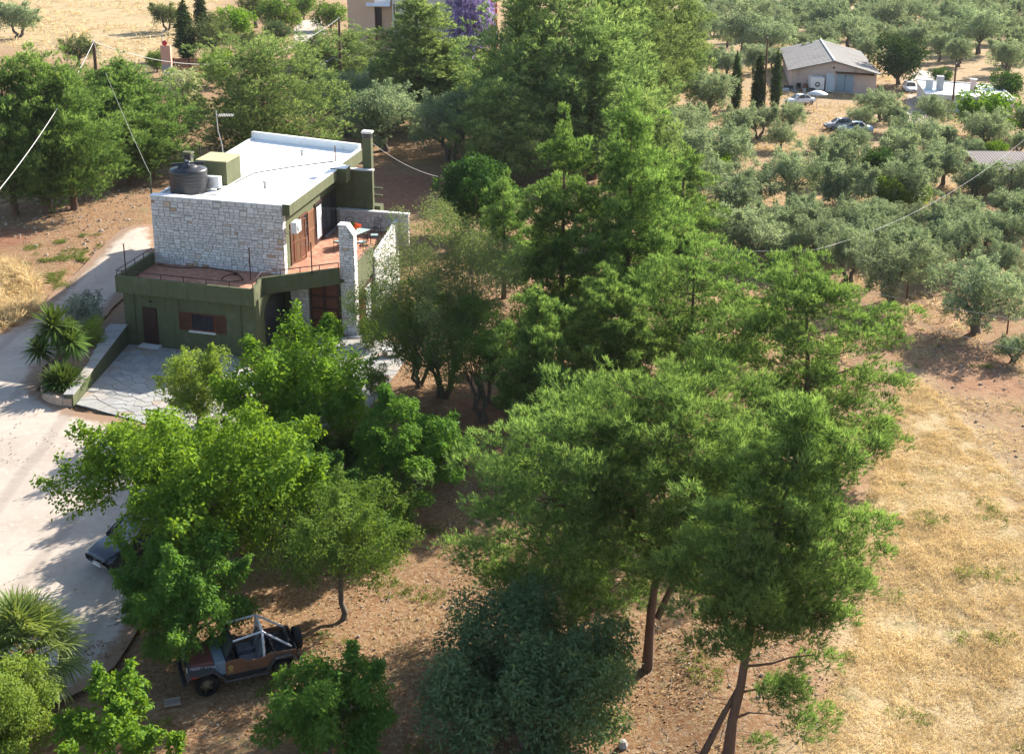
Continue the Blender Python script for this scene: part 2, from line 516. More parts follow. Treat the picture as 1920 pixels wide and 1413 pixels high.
inv = N.new('ShaderNodeMapRange'); inv.inputs[1].default_value = .0; inv.inputs[2].default_value = .0035; inv.inputs[3].default_value = .55; inv.inputs[4].default_value = 0
L.new(vo.outputs['Distance'], inv.inputs[0])
c_ = mixc(inv.outputs[0], c_, (.22, .18, .145))
ea = N.new('ShaderNodeMath'); ea.operation = 'MULTIPLY_ADD'; ea.inputs[1].default_value = .8
L.new(noise(1.3, 10, .75), ea.inputs[0]); L.new(attr('edge'), ea.inputs[2])
c_ = mixc(rampf(ea.outputs[0], .98, 1.22), c_, (.26, .165, .105))
wv2 = N.new('ShaderNodeTexWave'); wv2.inputs['Scale'].default_value = .10; wv2.inputs['Distortion'].default_value = 2.5; wv2.inputs['Detail'].default_value = 3; wv2.inputs['Detail Scale'].default_value = .6
L.new(ge.outputs['Position'], wv2.inputs['Vector'])
c_ = mixc(rampf(wv2.outputs['Fac'], .86, 1.0), c_, mixc(.35, c_, (.20, .165, .135)))
L.new(c_, b.inputs['Base Color'])
bp = N.new('ShaderNodeBump'); bp.inputs['Strength'].default_value = .3; bp.inputs['Distance'].default_value = .03
L.new(noise(20, 8, .7), bp.inputs['Height']); L.new(bp.outputs[0], b.inputs['Normal'])
tag(link('driveway', me, None, dm), kind='structure')

# the distant drive that climbs to the neighbour's house, and the yard by the shed
for nm, pts in (('road', [(548, 88), (556, 40), (600, 36), (612, 60), (596, 92)]), ('path', [(1685, 235), (1705, 150), (1722, 132), (1765, 140), (1775, 185), (1740, 235)])):
    bm = sheet(wobble(poly_px(pts), .8, 2), .05, 4)
    me = bpy.data.meshes.new(nm); bm.to_mesh(me); bm.free()
    tag(link(nm, me, None, dm), kind='structure')

# ================================================================== HOUSE
HB = PZ(298, 650, .9)
HU = Vector((.952, -.306, 0)).normalized()
HV = Vector((.1436, .9896, 0)).normalized()
NF = Vector((HU.y, -HU.x, 0))           # outward normal of the front walls
NR = Vector((HV.y, -HV.x, 0))           # outward normal of the right-hand walls
def W(a, b, z): return HB + HU * a + HV * b + Vector((0, 0, z - HB.z))
def hb(mb, a0, a1, b0, b1, z0, z1):
    return mb.hexa([W(a0, b0, z0), W(a1, b0, z0), W(a1, b1, z0), W(a0, b1, z0)], [W(a0, b0, z1), W(a1, b0, z1), W(a1, b1, z1), W(a0, b1, z1)])
def hp(mb, ab, z0, z1):
    return mb.prism([(W(a, b, 0).x, W(a, b, 0).y) for a, b in ab], z0, z1)
house = thing('house', 'flat roofed dark green house with white roof and pale stone clad walls', 'house', HB)
def hpart(name, mb, m, parent=None, bevel=0.0): return mb.build(name, m, parent or house, True, bevel)

wl = MB()
hp(wl, [(-1.9, 0), (5.9, 0), (5.9, 1.15), (-1.9, 1.15)], .2, 3.85)                    # lower front block
hp(wl, [(-1.9, 1.15), (5.9, 1.15), (5.9, 1.3), (5.9, 14), (-1.9, 14)], .2, 3.85)
hpart('lower_wall', wl, M['green'])
wl = MB()
hp(wl, [(5.9, 4.75), (10.0, 5.0), (9.85, 9.2), (9.85, 15), (5.9, 15)], .2, 3.85)
hpart('lower_wall', wl, M['green'])
# shallow pilasters and joints on the front wall
for a0, a1 in ((-1.9, -1.28), ):
    m_ = MB(); hb(m_, a0, a1, -.06, -.002, .3, 3.85); hpart('pilaster', m_, M['green'])
for a in (1.33, 5.0):
    m_ = MB(); hb(m_, a, a + .05, -.035, -.002, 2.2 if a < 2 else 1.0, 3.85); hpart('wall_joint', m_, M['green'])

# terrace: slab, upstand, tiled floor
TER = [(-2.1, -.4), (6.0, -.4), (5.72, 1.6), (9.3, 4.6), (10.0, 4.95), (10.05, 15.0), (6.0, 15.0), (-2.1, 15.0)]
m_ = MB(); hp(m_, [(-1.98, -.28), (5.9, -.28), (5.65, 1.7), (9.25, 4.75), (9.95, 5.1), (9.95, 14.9), (-1.98, 14.9)], 3.86, 4.06); hpart('terrace_slab', m_, M['green'])
def upstand(p, q, th, z0, z1, inward):
    """a wall strip between two plan points, thickened to one side"""
    a, b_ = W(*p, 0), W(*q, 0)
    d = (b_ - a).normalized(); n = Vector((-d.y, d.x, 0)) * th * inward
    mb = MB()
    mb.hexa([(a.x, a.y, z0), (b_.x, b_.y, z0), (b_.x + n.x, b_.y + n.y, z0), (a.x + n.x, a.y + n.y, z0)],
            [(a.x, a.y, z1), (b_.x, b_.y, z1), (b_.x + n.x, b_.y + n.y, z1), (a.x + n.x, a.y + n.y, z1)])
    return mb
for p, q in ((( -2.14, -.4), (6.0, -.4)), ((6.0, -.4), (5.72, 1.6)), ((5.72, 1.6), (9.28, 4.6))):
    hpart('parapet', upstand(p, q, .16, 3.84, 4.74, 1), M['green'])
hpart('parapet', upstand((-2.14, 4.3), (-2.14, -.24), .16, 3.84, 4.74, 1), M['green'])
hpart('parapet', upstand((10.02, 5.6), (10.02, 9.1), .16, 3.3, 4.74, 1), M['green'])
m_ = MB(); hp(m_, [(-1.96, -.22), (5.82, -.22), (5.55, 1.75), (9.2, 4.85), (9.84, 5.2), (9.84, 14.95), (-1.96, 14.95)], 4.06, 4.10)
tm, t, b = new_mat('terracotta_joint'); b.inputs['Base Color'].default_value = (.30, .15, .10, 1); b.inputs['Roughness'].default_value = .9
hpart('terrace_floor', m_, tm)
TT = ramp_mat('terracotta_tile', [(0, (.36, .165, .10)), (.5, (.42, .20, .125)), (1, (.50, .27, .18))], rough=.75, source='tint', bump=.05)
V, F, TI = [], [], []
FLOOR = [(-1.9, -.15), (5.75, -.15), (5.5, 1.8), (9.1, 4.95), (9.75, 5.3), (9.75, 14.9), (5.95, 14.9), (5.95, 4.4), (-1.9, 4.4)]
FP = np.array(FLOOR, float)
aa, bb = np.meshgrid(np.arange(-1.9, 9.75, .3), np.arange(-.15, 14.9, .3))
ins = (sdist(FP, aa + .15, bb + .15) < -.05)
for a, b_ in zip(aa[ins], bb[ins]):
    z = 4.104 + RNG.random() * .003
    o = len(V)
    for da, db in ((.008, .008), (.292, .008), (.292, .292), (.008, .292)):
        q = W(a + da, b_ + db, z) - HB; V.append((q.x, q.y, q.z))
    F.append((o, o + 1, o + 2, o + 3)); TI += [RNG.random()] * 4
o = link('terrace_tile', np_mesh('terrace_tile', V, F, TI), house, TT); tag(o, kind='stuff')

# upper storey core, roof
m_ = MB(); hp(m_, [(-1.9, 4.95), (5.85, 4.95), (5.85, 20.4), (-2.6, 22.6)], 4.11, 7.42); hpart('upper_wall', m_, M['green'])
m_ = MB(); hp(m_, [(-1.97, 4.92), (5.97, 4.92), (5.95, 20.7), (-2.72, 22.9)], 7.43, 7.74); hpart('roof', m_, M['white'])
# right-hand fascia
for a0, a1, b0, b1, z0, z1, nm in ((6.0, 6.5, 4.5, 13.9, 7.40, 8.0, 'fascia'), (5.98, 6.3, 14.9, 20.4, 7.25, 8.0, 'fascia')):
    m_ = MB(); hb(m_, a0, a1, b0, b1, z0, z1); hpart(nm, m_, M['green'])
m_ = MB(); hb(m_, 5.99, 6.49, 4.55, 13.9, 8.002, 8.02); hb(m_, 5.99, 6.28, 14.9, 20.3, 8.002, 8.02); hpart('roof_edge', m_, M['white'])
m_ = MB(); hb(m_, 6.0, 7.05, 13.9, 14.9, 7.22, 8.06); hpart('fascia_block', m_, M['green'])
m_ = MB(); hb(m_, 5.98, 7.02, 13.92, 14.92, 8.062, 8.10); hpart('block_cap', m_, M['white'])
m_ = MB()
q = [W(-2.72, 22.9, 0), W(5.97, 20.75, 0)]
d = (q[1] - q[0]).normalized(); n = Vector((-d.y, d.x, 0)) * .25
m_.prism([(q[0].x, q[0].y), (q[1].x, q[1].y), (q[1].x + n.x, q[1].y + n.y), (q[0].x + n.x, q[0].y + n.y)], 7.3, 8.25)
hpart('back_parapet', m_, M['white'])
m_ = MB(); hp(m_, [(-2.72, 22.85), (-1.98, 5.2), (-1.82, 5.2), (-2.55, 22.85)], 7.42, 7.86); hpart('roof_edge', m_, M['white'])
# wing wall at the back of the terrace, chimneys
m_ = MB(); hb(m_, 5.87, 8.36, 15.36, 15.66, 3.9, 7.72); hpart('wing_wall', m_, M['green'])
m_ = MB(); hb(m_, 6.75, 8.42, 15.32, 15.72, 7.722, 7.80); hpart('wall_cap', m_, M['marble'])
m_ = MB(); hb(m_, 8.0, 8.72, 15.8, 16.6, 4.0, 5.45); hpart('side_block', m_, M['green'])
for z in (6.0, 6.45):
    m_ = MB(); hb(m_, 8.2, 8.75, 16.2, 16.35, z, z + .08); hpart('side_bar', m_, M['green'])
def chimney(a, b_, wd, z0, z1, capm, name='chimney'):
    m1 = MB(); hb(m1, a, a + wd, b_, b_ + wd * .9, z0, z1 - .42); c = hpart(name, m1, M['green'])
    m2 = MB(); hb(m2, a - .02, a + wd + .02, b_ - .02, b_ + wd * .9 + .02, z1 - .42, z1 - .36)
    hb(m2, a + .04, a + wd - .04, b_ + .04, b_ + wd * .9 - .04, z1 - .36, z1 - .14)
    for z in (z1 - .30, z1 - .22):
        hb(m2, a - .01, a + wd + .01, b_ - .01, b_ + wd * .9 + .01, z, z + .035)
    m2.build('chimney_slats', M['tank'], c, True)
    m3 = MB(); hb(m3, a - .06, a + wd + .06, b_ - .06, b_ + wd * .9 + .06, z1 - .14, z1); m3.build('chimney_cap', capm, c, True, .03)
chimney(7.68, 15.68, .56, 3.9, 10.1, M['marble'])
chimney(-2.95, 11.4, .5, 4.0, 9.0, M['green'])

# stone clad walls (mortar backing + stones)
def backing(nm, pts_b, th, z0, z1):
    return None
STONES = []
def lay(parent, org, ds, n, width, height, seed, cut=None, small=1.0):
    """rows of irregular stones over a rectangle: org lower-left corner, ds unit vector along, n outward normal"""
    r = np.random.default_rng(seed)
    t_ = 0.0
    reserved = []
    while t_ < height - .05:
        h = r.uniform(.115, .20) * small
        if t_ + h > height - .1: h = height - t_
        s = 0.0
        nxt = []
        while s < width - .02:
            hit = [q for q in reserved if q[0] <= s + .01 < q[1]]
            if hit: s = hit[0][1]; continue
            stop = min([q[0] for q in reserved if q[0] > s] + [width])
            wd = min(r.uniform(.17, .52) * small, stop - s)
            if stop - s - wd < .14: wd = stop - s
            hh = h
            if r.random() < .17 and t_ + 2 * h < height and wd > .25:
                hh = h + r.uniform(.10, .17) * small
                if t_ + hh > height: hh = h
                else: nxt.append((s, s + wd, hh - h))
            if cut is None or cut(s + wd / 2, t_ + hh / 2):
                STONES.append((wd * hh, parent, org + ds * (s + wd / 2) + Vector((0, 0, t_ + hh / 2)), ds, n, wd - .018, hh - .016))
            s += wd
        reserved = nxt
        t_ += h
    return
m_ = MB(); hb(m_, -2.0, 6.02, 4.44, 4.94, 3.9, 7.93); SW = hpart('stone_wall', m_, M['stone_wall'])
m_ = MB(); hb(m_, -2.05, 6.06, 4.40, 4.98, 7.932, 8.0); hpart('wall_coping', m_, M['white'], None, .01)
lay(SW, W(-2.0, 4.44, 4.10), HU, NF, 8.02 / 1.0, 3.83, 1)
lay(SW, W(6.02, 4.44, 4.10), HV, NR, .5, 3.83, 2)
PT = [(9.2, .3), (10.02, .3), (10.02, 6.45), (9.66, 6.98), (9.2, 6.98)]
m_ = MB()
fr = [W(a, 4.88, z) for a, z in PT]; bk = [W(a, 5.5, z) for a, z in PT]
m_.add(fr + bk, [(0, 1, 2, 3, 4), (9, 8, 7, 6, 5)] + [(i, i + 5, (i + 1) % 5 + 5, (i + 1) % 5) for i in range(5)])
SP_ = hpart('stone_pier', m_, M['stone_wall'])
lay(SP_, W(9.2, 4.88, .6), HU, NF, .82, 6.36, 3, lambda s, t_: t_ < 6.28 and not (s > .5 and t_ > 6.28 - (s - .46) * 1.5 - .1), .85)
lay(SP_, W(10.02, 4.88, .6), HV, NR, .62, 5.84, 4, None, .85)
m_ = MB()
for (a0, z0), (a1, z1) in (((9.15, 6.985), (9.68, 6.985)), ((9.68, 6.985), (10.08, 6.44))):
    m_.hexa([W(a0, 4.83, z0), W(a1, 4.83, z1), W(a1, 5.55, z1), W(a0, 5.55, z0)], [W(a0, 4.83, z0 + .07), W(a1, 4.83, z1 + .07), W(a1, 5.55, z1 + .07), W(a0, 5.55, z0 + .07)])
hpart('pier_cap', m_, M['marble'])
m_ = MB(); hb(m_, 6.35, 7.42, 4.42, 4.74, .3, 3.84); SQ = hpart('stone_pier', m_, M['stone_wall'])
lay(SQ, W(6.35, 4.42, .6), HU, NF, 1.07, 3.2, 5)
m_ = MB(); hb(m_, 6.0, 10.75, 15.0, 15.32, 3.3, 5.24); SB = hpart('stone_wall', m_, M['stone_wall'])
lay(SB, W(6.2, 15.0, 4.10), HU, NF, 4.55, 1.14, 6)
m_ = MB(); hb(m_, 5.98, 10.8, 14.95, 15.36, 5.242, 5.31); hpart('wall_coping', m_, M['marble'])
m_ = MB(); hb(m_, 9.9, 10.12, 9.0, 9.45, .3, 4.2); SR = hpart('stone_pier', m_, M['stone_wall'])
lay(SR, W(9.62, 9.0, .6), HU, NF, .5, 3.6, 8)
# rough white side wall with sloping top
m_ = MB()
tp = [(9.0, 4.15), (13.6, 4.62), (14.9, 4.9)]
for (b0, z0), (b1, z1) in zip(tp[:-1], tp[1:]):
    m_.hexa([W(9.9, b0, -.2), W(10.12, b0, -.2), W(10.12, b1, -.2), W(9.9, b1, -.2)], [W(9.9, b0, z0), W(10.12, b0, z0), W(10.12, b1, z1), W(9.9, b1, z1)])
hpart('side_wall', m_, M['plaster_w'])
m_ = MB()
for (b0, z0), (b1, z1) in zip(tp[:-1], tp[1:]):
    m_.hexa([W(9.86, b0, z0 + .003), W(10.16, b0, z0 + .003), W(10.16, b1, z1 + .003), W(9.86, b1, z1 + .003)], [W(9.86, b0, z0 + .07), W(10.16, b0, z0 + .07), W(10.16, b1, z1 + .07), W(9.86, b1, z1 + .07)])
hpart('wall_coping', m_, M['marble'])

def stone_unit(seed):
    r = np.random.default_rng(seed)
    out = []
    for (x, y) in ((-.5, -.5), (0, -.5), (.5, -.5), (.5, .5), (0.05, .5), (-.5, .5)):
        out.append((x * (1 - r.random() * .10), y * (1 - r.random() * .16)))
    n = len(out)
    vs = [(x, y, 0) for x, y in out] + [(x * 1.0, y * 1.0, .6) for x, y in out] + [(x * .9, y * .84, .85 + .15 * r.random()) for x, y in out]
    fs = [(i, (i + 1) % n, (i + 1) % n + n, i + n) for i in range(n)] + [(i + n, (i + 1) % n + n, (i + 1) % n + 2 * n, i + 2 * n) for i in range(n)] + [tuple(range(2 * n, 3 * n))]
    return vs, fs
UNITS = []
for k in range(10):
    vs, fs = stone_unit(k)
    me = bpy.data.meshes.new('stone'); me.from_pydata(vs, [], fs); me.materials.append(M['stone']); me.update()
    UNITS.append((vs, fs, me))
STONES.sort(key=lambda q: -q[0])
sv, sf, st = [], [], []
for i, (ar, par, c, ds, n, wd, hh) in enumerate(STONES):
    vs, fs, me = UNITS[int(RNG.integers(10))]
    dp = RNG.uniform(.03, .065)
    mt = Matrix(((ds.x * wd, 0, n.x * dp, c.x), (ds.y * wd, 0, n.y * dp, c.y), (ds.z * wd, hh, n.z * dp, c.z), (0, 0, 0, 1)))
    if i < 300:
        o = bpy.data.objects.new('stone', me); COL.objects.link(o)
        o.parent = par
        o.matrix_local = Matrix.Translation(-HB - Vector(par.location)) @ mt
    else:
        o_ = len(sv)
        sv += [tuple(mt @ Vector(q) - HB) for q in vs]; sf += [tuple(j + o_ for j in f) for f in fs]; st += [RNG.random()] * len(vs)
me = bpy.data.meshes.new('small_stones'); me.from_pydata(sv, [], sf)
a = me.attributes.new('tint', 'FLOAT', 'POINT'); a.data.foreach_set('value', np.array(st, np.float32)); me.update()
tag(link('small_stones', me, house, M['stone_t']), kind='stuff')

# lower front: door, window, shutters
def slats(mb, f, s0, s1, t0, t1, n_, th=.02):
    for k in range(n_):
        z = t0 + (t1 - t0) * (k + .15) / n_; z2 = t0 + (t1 - t0) * (k + .8) / n_
        mb.hexa([f(s0, 0, z), f(s1, 0, z), f(s1, th, z), f(s0, th, z)], [f(s0, th * .6, z2), f(s1, th * .6, z2), f(s1, th * 1.6, z2), f(s0, th * 1.6, z2)])
def shutter(f, s0, s1, t0, t1, m, nsl=16, par=None):
    """f(s, depth, z) -> world; frame, middle rail and tilted slats"""
    fr = MB()
    def b_(u0, u1, v0, v1, d0=0, d1=.05): fr.hexa([f(u0, d0, v0), f(u1, d0, v0), f(u1, d1, v0), f(u0, d1, v0)], [f(u0, d0, v1), f(u1, d0, v1), f(u1, d1, v1), f(u0, d1, v1)])
    e = .06
    b_(s0, s0 + e, t0, t1); b_(s1 - e, s1, t0, t1); b_(s0 + e, s1 - e, t0, t0 + e); b_(s0 + e, s1 - e, t1 - e, t1); b_(s0 + e, s1 - e, (t0 + t1) / 2 - .03, (t0 + t1) / 2 + .03)
    o = hpart('shutter', fr, m)
    sl_ = MB(); slats(sl_, f, s0 + e, s1 - e, t0 + e, t1 - e, nsl); sl_.build('slats', m, o, True)
    return o
FR = lambda s, d, z: W(s, -d - .004, z)
m_ = MB(); hb(m_, -.84, .06, -.004, .3, .9, 3.06); hpart('door_recess', m_, M['dark_wood'])
m_ = MB(); hb(m_, -.62, .0, -.04, -.006, 1.0, 2.98)
for z in (1.15, 2.05): hb(m_, -.52, -.1, -.055, -.041, z, z + .75)
hpart('door', m_, M['dark_wood'])
m_ = MB(); hb(m_, -.98, .2, -.55, -.005, .9, 1.03); hpart('door_step', m_, M['marble'])
m_ = MB(); hb(m_, 2.02, 3.46, -.03, .1, 2.06, 3.02); wf = hpart('window', m_, M['brown'])
m_ = MB(); hb(m_, 2.12, 2.73, -.036, -.031, 2.14, 2.95); hb(m_, 2.77, 3.38, -.036, -.031, 2.14, 2.95); m_.build('pane', M['glass'], wf, True)
gr = MB()
for k in range(7): gr.tube([W(2.16 + k * .2, -.06, 2.1), W(2.16 + k * .2, -.06, 3.0)], .008, 4)
gr.build('window_bars', M['rail'], wf, True)
m_ = MB(); hb(m_, 1.95, 3.52, -.14, -.002, 1.97, 2.055); m_.build('sill', M['marble'], wf, True)
shutter(FR, 1.36, 2.0, 2.03, 3.02, M['brown']); shutter(FR, 3.48, 4.12, 2.03, 3.02, M['brown'])
m_ = MB(); m_.lathe([(.0, 0), (.07, 0), (.08, .05), (.05, .1), (0, .11)], W(-.28, -.06, 3.36), 10); hpart('wall_lamp', m_, M['black'])
# arched opening in the return wall, double doors between the piers
m_ = MB()
arch = [(1.25, .9), (4.35, .9), (4.35, 2.9)] + [(2.8 + 1.55 * math.cos(x), 2.9 + .62 * math.sin(x)) for x in np.linspace(.15, math.pi - .15, 9)] + [(1.25, 2.9)]
vs = [W(5.905, b_, z) for b_, z in arch] + [W(5.93, b_, z) for b_, z in arch]
n_ = len(arch)
m_.add(vs, [tuple(range(n_, 2 * n_))] + [(i, (i + 1) % n_, (i + 1) % n_ + n_, i + n_) for i in range(n_)]); hpart('arched_opening', m_, M['tank'])
m_ = MB(); hb(m_, 7.44, 9.18, 4.60, 4.74, .9, 3.8); dd = hpart('double_door', m_, M['dark_wood'])
m_ = MB()
for a0 in (7.52, 8.36):
    for z in (1.05, 1.75, 2.45, 3.15): hb(m_, a0 + .06, a0 + .70, 4.565, 4.598, z, z + .55)
m_.build('door_panels', M['brown'], dd, True)
m_ = MB(); hb(m_, 8.28, 8.31, 4.52, 4.6, 1.9, 2.05); m_.build('handle', M['metal'], dd, True)
# right side, lower: red-brown door and white panel
m_ = MB(); hb(m_, 9.86, 9.98, 5.7, 9.0, .9, 3.05); hpart('side_doorway', m_, M['dark_wood'])
m_ = MB(); hb(m_, 9.99, 10.03, 5.75, 6.9, .95, 2.95); hpart('door', mb := m_, mat('dark_red_door', (.10, .016, .016), .45))
m_ = MB(); hb(m_, 9.99, 10.03, 7.1, 8.2, .95, 2.9); hpart('blind', m_, M['acwhite'])
# right side, upper: shutters, french door, glazing
RS = lambda s, d, z: W(5.855 + d, s, z)
shutter(RS, 6.15, 6.75, 4.15, 6.5, M['brown'], 26)
RS2 = lambda s, d, z: W(5.86 + (s - 6.78) * .35 + d, s, z)
shutter(RS2, 6.78, 7.85, 4.15, 6.5, M['shutter_sunlit'], 26)
m_ = MB(); hb(m_, 5.86, 5.9, 7.86, 9.3, 4.12, 6.5); fd = hpart('french_door', m_, M['brown'])
m_ = MB(); hb(m_, 5.905, 5.912, 7.98, 8.52, 4.5, 6.38); hb(m_, 5.905, 5.912, 8.64, 9.18, 4.5, 6.38); m_.build('pane', M['glass'], fd, True)
RS3 = lambda s, d, z: W(5.90 + d, s, z)
shutter(RS3, 9.3, 10.5, 4.15, 6.4, M['shutter_sunlit'], 26)
m_ = MB(); hb(m_, 5.86, 5.92, 10.75, 15.0, 4.12, 6.55); gf = hpart('glazed_wall', m_, M['dark_wood'])
for k in range(4):
    m_ = MB(); hb(m_, 5.925, 5.932, 10.85 + k * 1.04, 11.77 + k * 1.04, 4.35, 6.45); m_.build('pane', M['glass'], gf, True)
for k in range(2):
    m_ = MB(); hb(m_, 5.934, 5.95, 11.0 + k * .5, 11.42 + k * .5, 4.4, 6.3); m_.build('curtain', M['acwhite'], gf, True)
m_ = MB()
for z in (4.16, 4.22): hb(m_, 5.96, 6.1, 12.3, 14.9, z, z + .03)
hpart('door_track', m_, M['metal'])

# railings: horizontal rail on short posts, four tall posts
RL = MB()
rpts = [(-2.06, 4.2), (-2.06, -.32), (5.93, -.32), (5.66, 1.64), (9.2, 4.62)]
RL.tube([W(a, b_, 5.02) for a, b_ in rpts], .028, 6)
rail = hpart('railing', RL, M['rail'])
def along(p, q, n_): return [(p[0] + (q[0] - p[0]) * k / n_, p[1] + (q[1] - p[1]) * k / n_) for k in range(n_ + 1)]
for p, q, n_ in ((rpts[0], rpts[1], 4), (rpts[1], rpts[2], 6), (rpts[2], rpts[3], 2), (rpts[3], rpts[4], 4)):
    for a, b_ in along(p, q, n_)[1:]:
        m_ = MB(); m_.tube([W(a, b_, 4.72), W(a, b_, 5.02)], .022, 6); m_.build('post', M['rail'], rail, True)
for a, b_ in ((-1.75, .2), (5.1, 1.55), (8.0, 3.5)):
    m_ = MB(); m_.tube([W(a, b_, 4.6 if b_ > 1 else 4.1), W(a, b_, 6.35)], .032, 6); hpart('tall_post', m_, M['rail'])
RL = MB(); RL.tube([W(10.0, 5.6, 5.0), W(10.02, 9.1, 4.98)], .028, 6); hpart('railing', RL, M['rail'])

# roof furniture that belongs to the house: stair head
m_ = MB(); hb(m_, -.9, 1.0, 8.9, 11.2, 7.745, 9.1); hpart('stair_head', m_, M['green'])
m_ = MB(); hb(m_, -.98, 1.06, 8.84, 11.26, 9.102, 9.16); hpart('stair_head_roof', m_, mat('faded_green_roof', (.38, .35, .20), .9, .15, 3))
m_ = MB(); m_.tube([W(1.2, 9.6, 7.77), W(1.4, 12.5, 7.77), W(3.2, 15.0, 7.77), W(5.2, 17.3, 7.77)], .03, 5); hpart('roof_cable', m_, M['black'])
m_ = MB(); m_.tube([W(.3, 6.2, 7.80), W(1.3, 6.3, 7.80), W(1.35, 8.6, 7.80)], .035, 6); hpart('roof_pipe', m_, M['grey'])
for a, b_ in ((3.4, 9.0), (2.6, 18.5)):
    m_ = MB(); m_.lathe([(0, 7.745), (.09, 7.745), (.09, 8.05), (.13, 8.06), (.13, 8.12), (0, 8.14)], (W(a, b_, 0).x, W(a, b_, 0).y, 0), 10); hpart('roof_vent', m_, M['grey'])
for a, b_, z1, m1 in ((-2.35, 5.3, 9.05, 'green'), (-2.2, 12.4, 9.3, 'rail'), (5.3, 17.4, 8.75, 'brown')):
    m_ = MB(); m_.tube([W(a, b_, 7.3), W(a, b_, z1)], .05 if m1 == 'green' else .035, 6); hpart('roof_post', m_, M[m1])

# ------------------------------------------------------------------ things on the roof and the terrace
q = W(-.62, 6.9, 7.745)
tk = thing('water_tank', 'round black plastic water tank on the white roof behind the stone wall', 'water tank', q)
pr = [(0, 0), (1.04, 0), (1.07, .06)]
for k in range(6):
    z = .1 + k * .19
    pr += [(1.06, z), (1.075, z + .05), (1.06, z + .1)]
pr += [(1.07, 1.24), (1.0, 1.32), (.62, 1.40), (.56, 1.44), (.5, 1.52), (.28, 1.6), (0, 1.62)]
MB().lathe(pr, n=36).build('tank_body', M['tank'], tk)
for k in range(2):
    m_ = MB(); m_.box(-.92, .92, -.05, .05, 1.50, 1.66)
    o = m_.build('lid_rib', M['tank'], tk, False, .02); o.rotation_euler = (0, 0, .35 + k * math.pi / 2)
MB().lathe([(0, 1.62), (.16, 1.62), (.16, 1.72), (0, 1.73)], n=14).build('tank_lid', M['tank'], tk)
q = W(.62, 7.75, 7.745)
ac = thing('air_conditioner', 'grey outdoor air conditioner standing on the roof beside the black tank', 'air conditioner', q, math.radians(-18))
MB().box(-.42, .42, -.17, .17, .1, .78).build('casing', M['acwhite'], ac, False, .02)
MB().lathe([(0, 0), (.24, 0), (.26, .02), (.24, .03)], (-.1, -.2, .44), 16, 'y').build('fan_grille', M['grey'], ac)
for x in (-.32, .32): MB().box(x - .04, x + .04, -.2, .2, 0, .1).build('foot', M['black'], ac)
q = W(6.35, 4.98, 6.3)
ac = thing('air_conditioner', 'white air conditioner hung on the side wall under the roof edge', 'air conditioner', q, math.atan2(HV.y, HV.x))
MB().box(0, .82, -.33, -.0, 0, .62).build('casing', M['acwhite'], ac, False, .02)
MB().lathe([(0, 0), (.22, 0), (.24, .02), (0, .03)], (.32, -.36, .3), 16, 'y').build('fan_grille', M['grey'], ac)
MB().box(.1, .14, .0, .45, -.05, -.01).box(.66, .70, .0, .45, -.05, -.01).build('bracket', M['metal'], ac)
q = W(-1.9, 15.5, 7.745)
an = thing('tv_antenna', 'thin television aerial on a bent mast above the roof', 'antenna', q)
MB().tube([(0, 0, 0), (-.05, 0, 1.0), (-.25, 0, 1.9), (-.3, 0, 3.2)], .03, 6).build('mast', M['metal'], an)
MB().tube([(-.3, 0, 2.9), (.8, .15, 2.85)], .018, 5).build('boom', M['metal'], an)
for k in range(9):
    MB().tube([(-.1 + k * .105, -.2 + .012 * k, 2.82), (-.1 + k * .105, .24 - .012 * k, 2.94)], .012, 4).build('element', M['acwhite'], an)

# terrace table, chairs, flowers
glass_top = mat('pale_green_table_top', (.38, .52, .48), .25, .08, 5, spec=.6)
iron = mat('black_wrought_iron', (.018, .018, .02), .5)
q = W(8.15, 11.6, 4.11)
tb = thing('terrace_table', 'long pale green topped table on the terracotta terrace', 'table', q, math.radians(62))
MB().box(-1.0, 1.0, -.45, .45, .70, .73).build('table_top', glass_top, tb, False, .01)
for sx in (-.85, .85):
    for sy in (-.36, .36): MB().tube([(sx, sy, 0), (sx * .95, sy * .95, .7)], .025, 6).build('leg', iron, tb)
def chair(loc, rz, label, cush=True):
    c = thing('terrace_chair', label, 'chair', loc, rz, 'wrought iron chairs round the terrace table')
    for sx in (-.22, .22):
        MB().tube([(sx, -.22, 0), (sx, -.22, .45)], .016, 5).build('leg', iron, c)
        MB().tube([(sx, .22, 0), (sx, .22, .45), (sx, .3, .98)], .016, 5).build('leg', iron, c)
    m_ = MB(); m_.tube([(-.22, .3, .98), (0, .32, 1.06), (.22, .3, .98)], .016, 5)
    for k in range(4): m_.tube([(-.13 + k * .087, .23, .5), (-.13 + k * .087, .3, 1.0)], .009, 4)
    m_.build('backrest', iron, c)
    MB().box(-.24, .24, -.24, .24, .43, .46).build('seat', iron, c)
    if cush: MB().box(-.22, .22, -.22, .22, .462, .52).build('cushion', glass_top, c, False, .02)
chair(W(7.3, 13.6, 4.11), .3, 'iron chair left of the table against the stone parapet', False)
chair(W(8.9, 13.9, 4.11), -.35, 'iron chair at the far end of the table by the stone parapet', False)
chair(W(9.25, 12.2, 4.11), -1.5, 'iron chair with pale cushion at the right side of the table')
chair(W(8.9, 10.5, 4.11), -2.0, 'iron chair with pale cushion at the near right corner of the table')
chair(W(7.55, 10.2, 4.11), 2.7, 'iron chair with pale cushion at the near end of the table')
fl = thing('flower_pot', 'pot of orange flowers standing on the terrace table', 'flower pot', W(8.05, 12.0, 4.84))
MB().lathe([(0, 0), (.11, 0), (.15, .2), (.13, .2), (0, .17)], n=12).build('pot', mat('clay_pot', (.34, .14, .08), .8), fl)
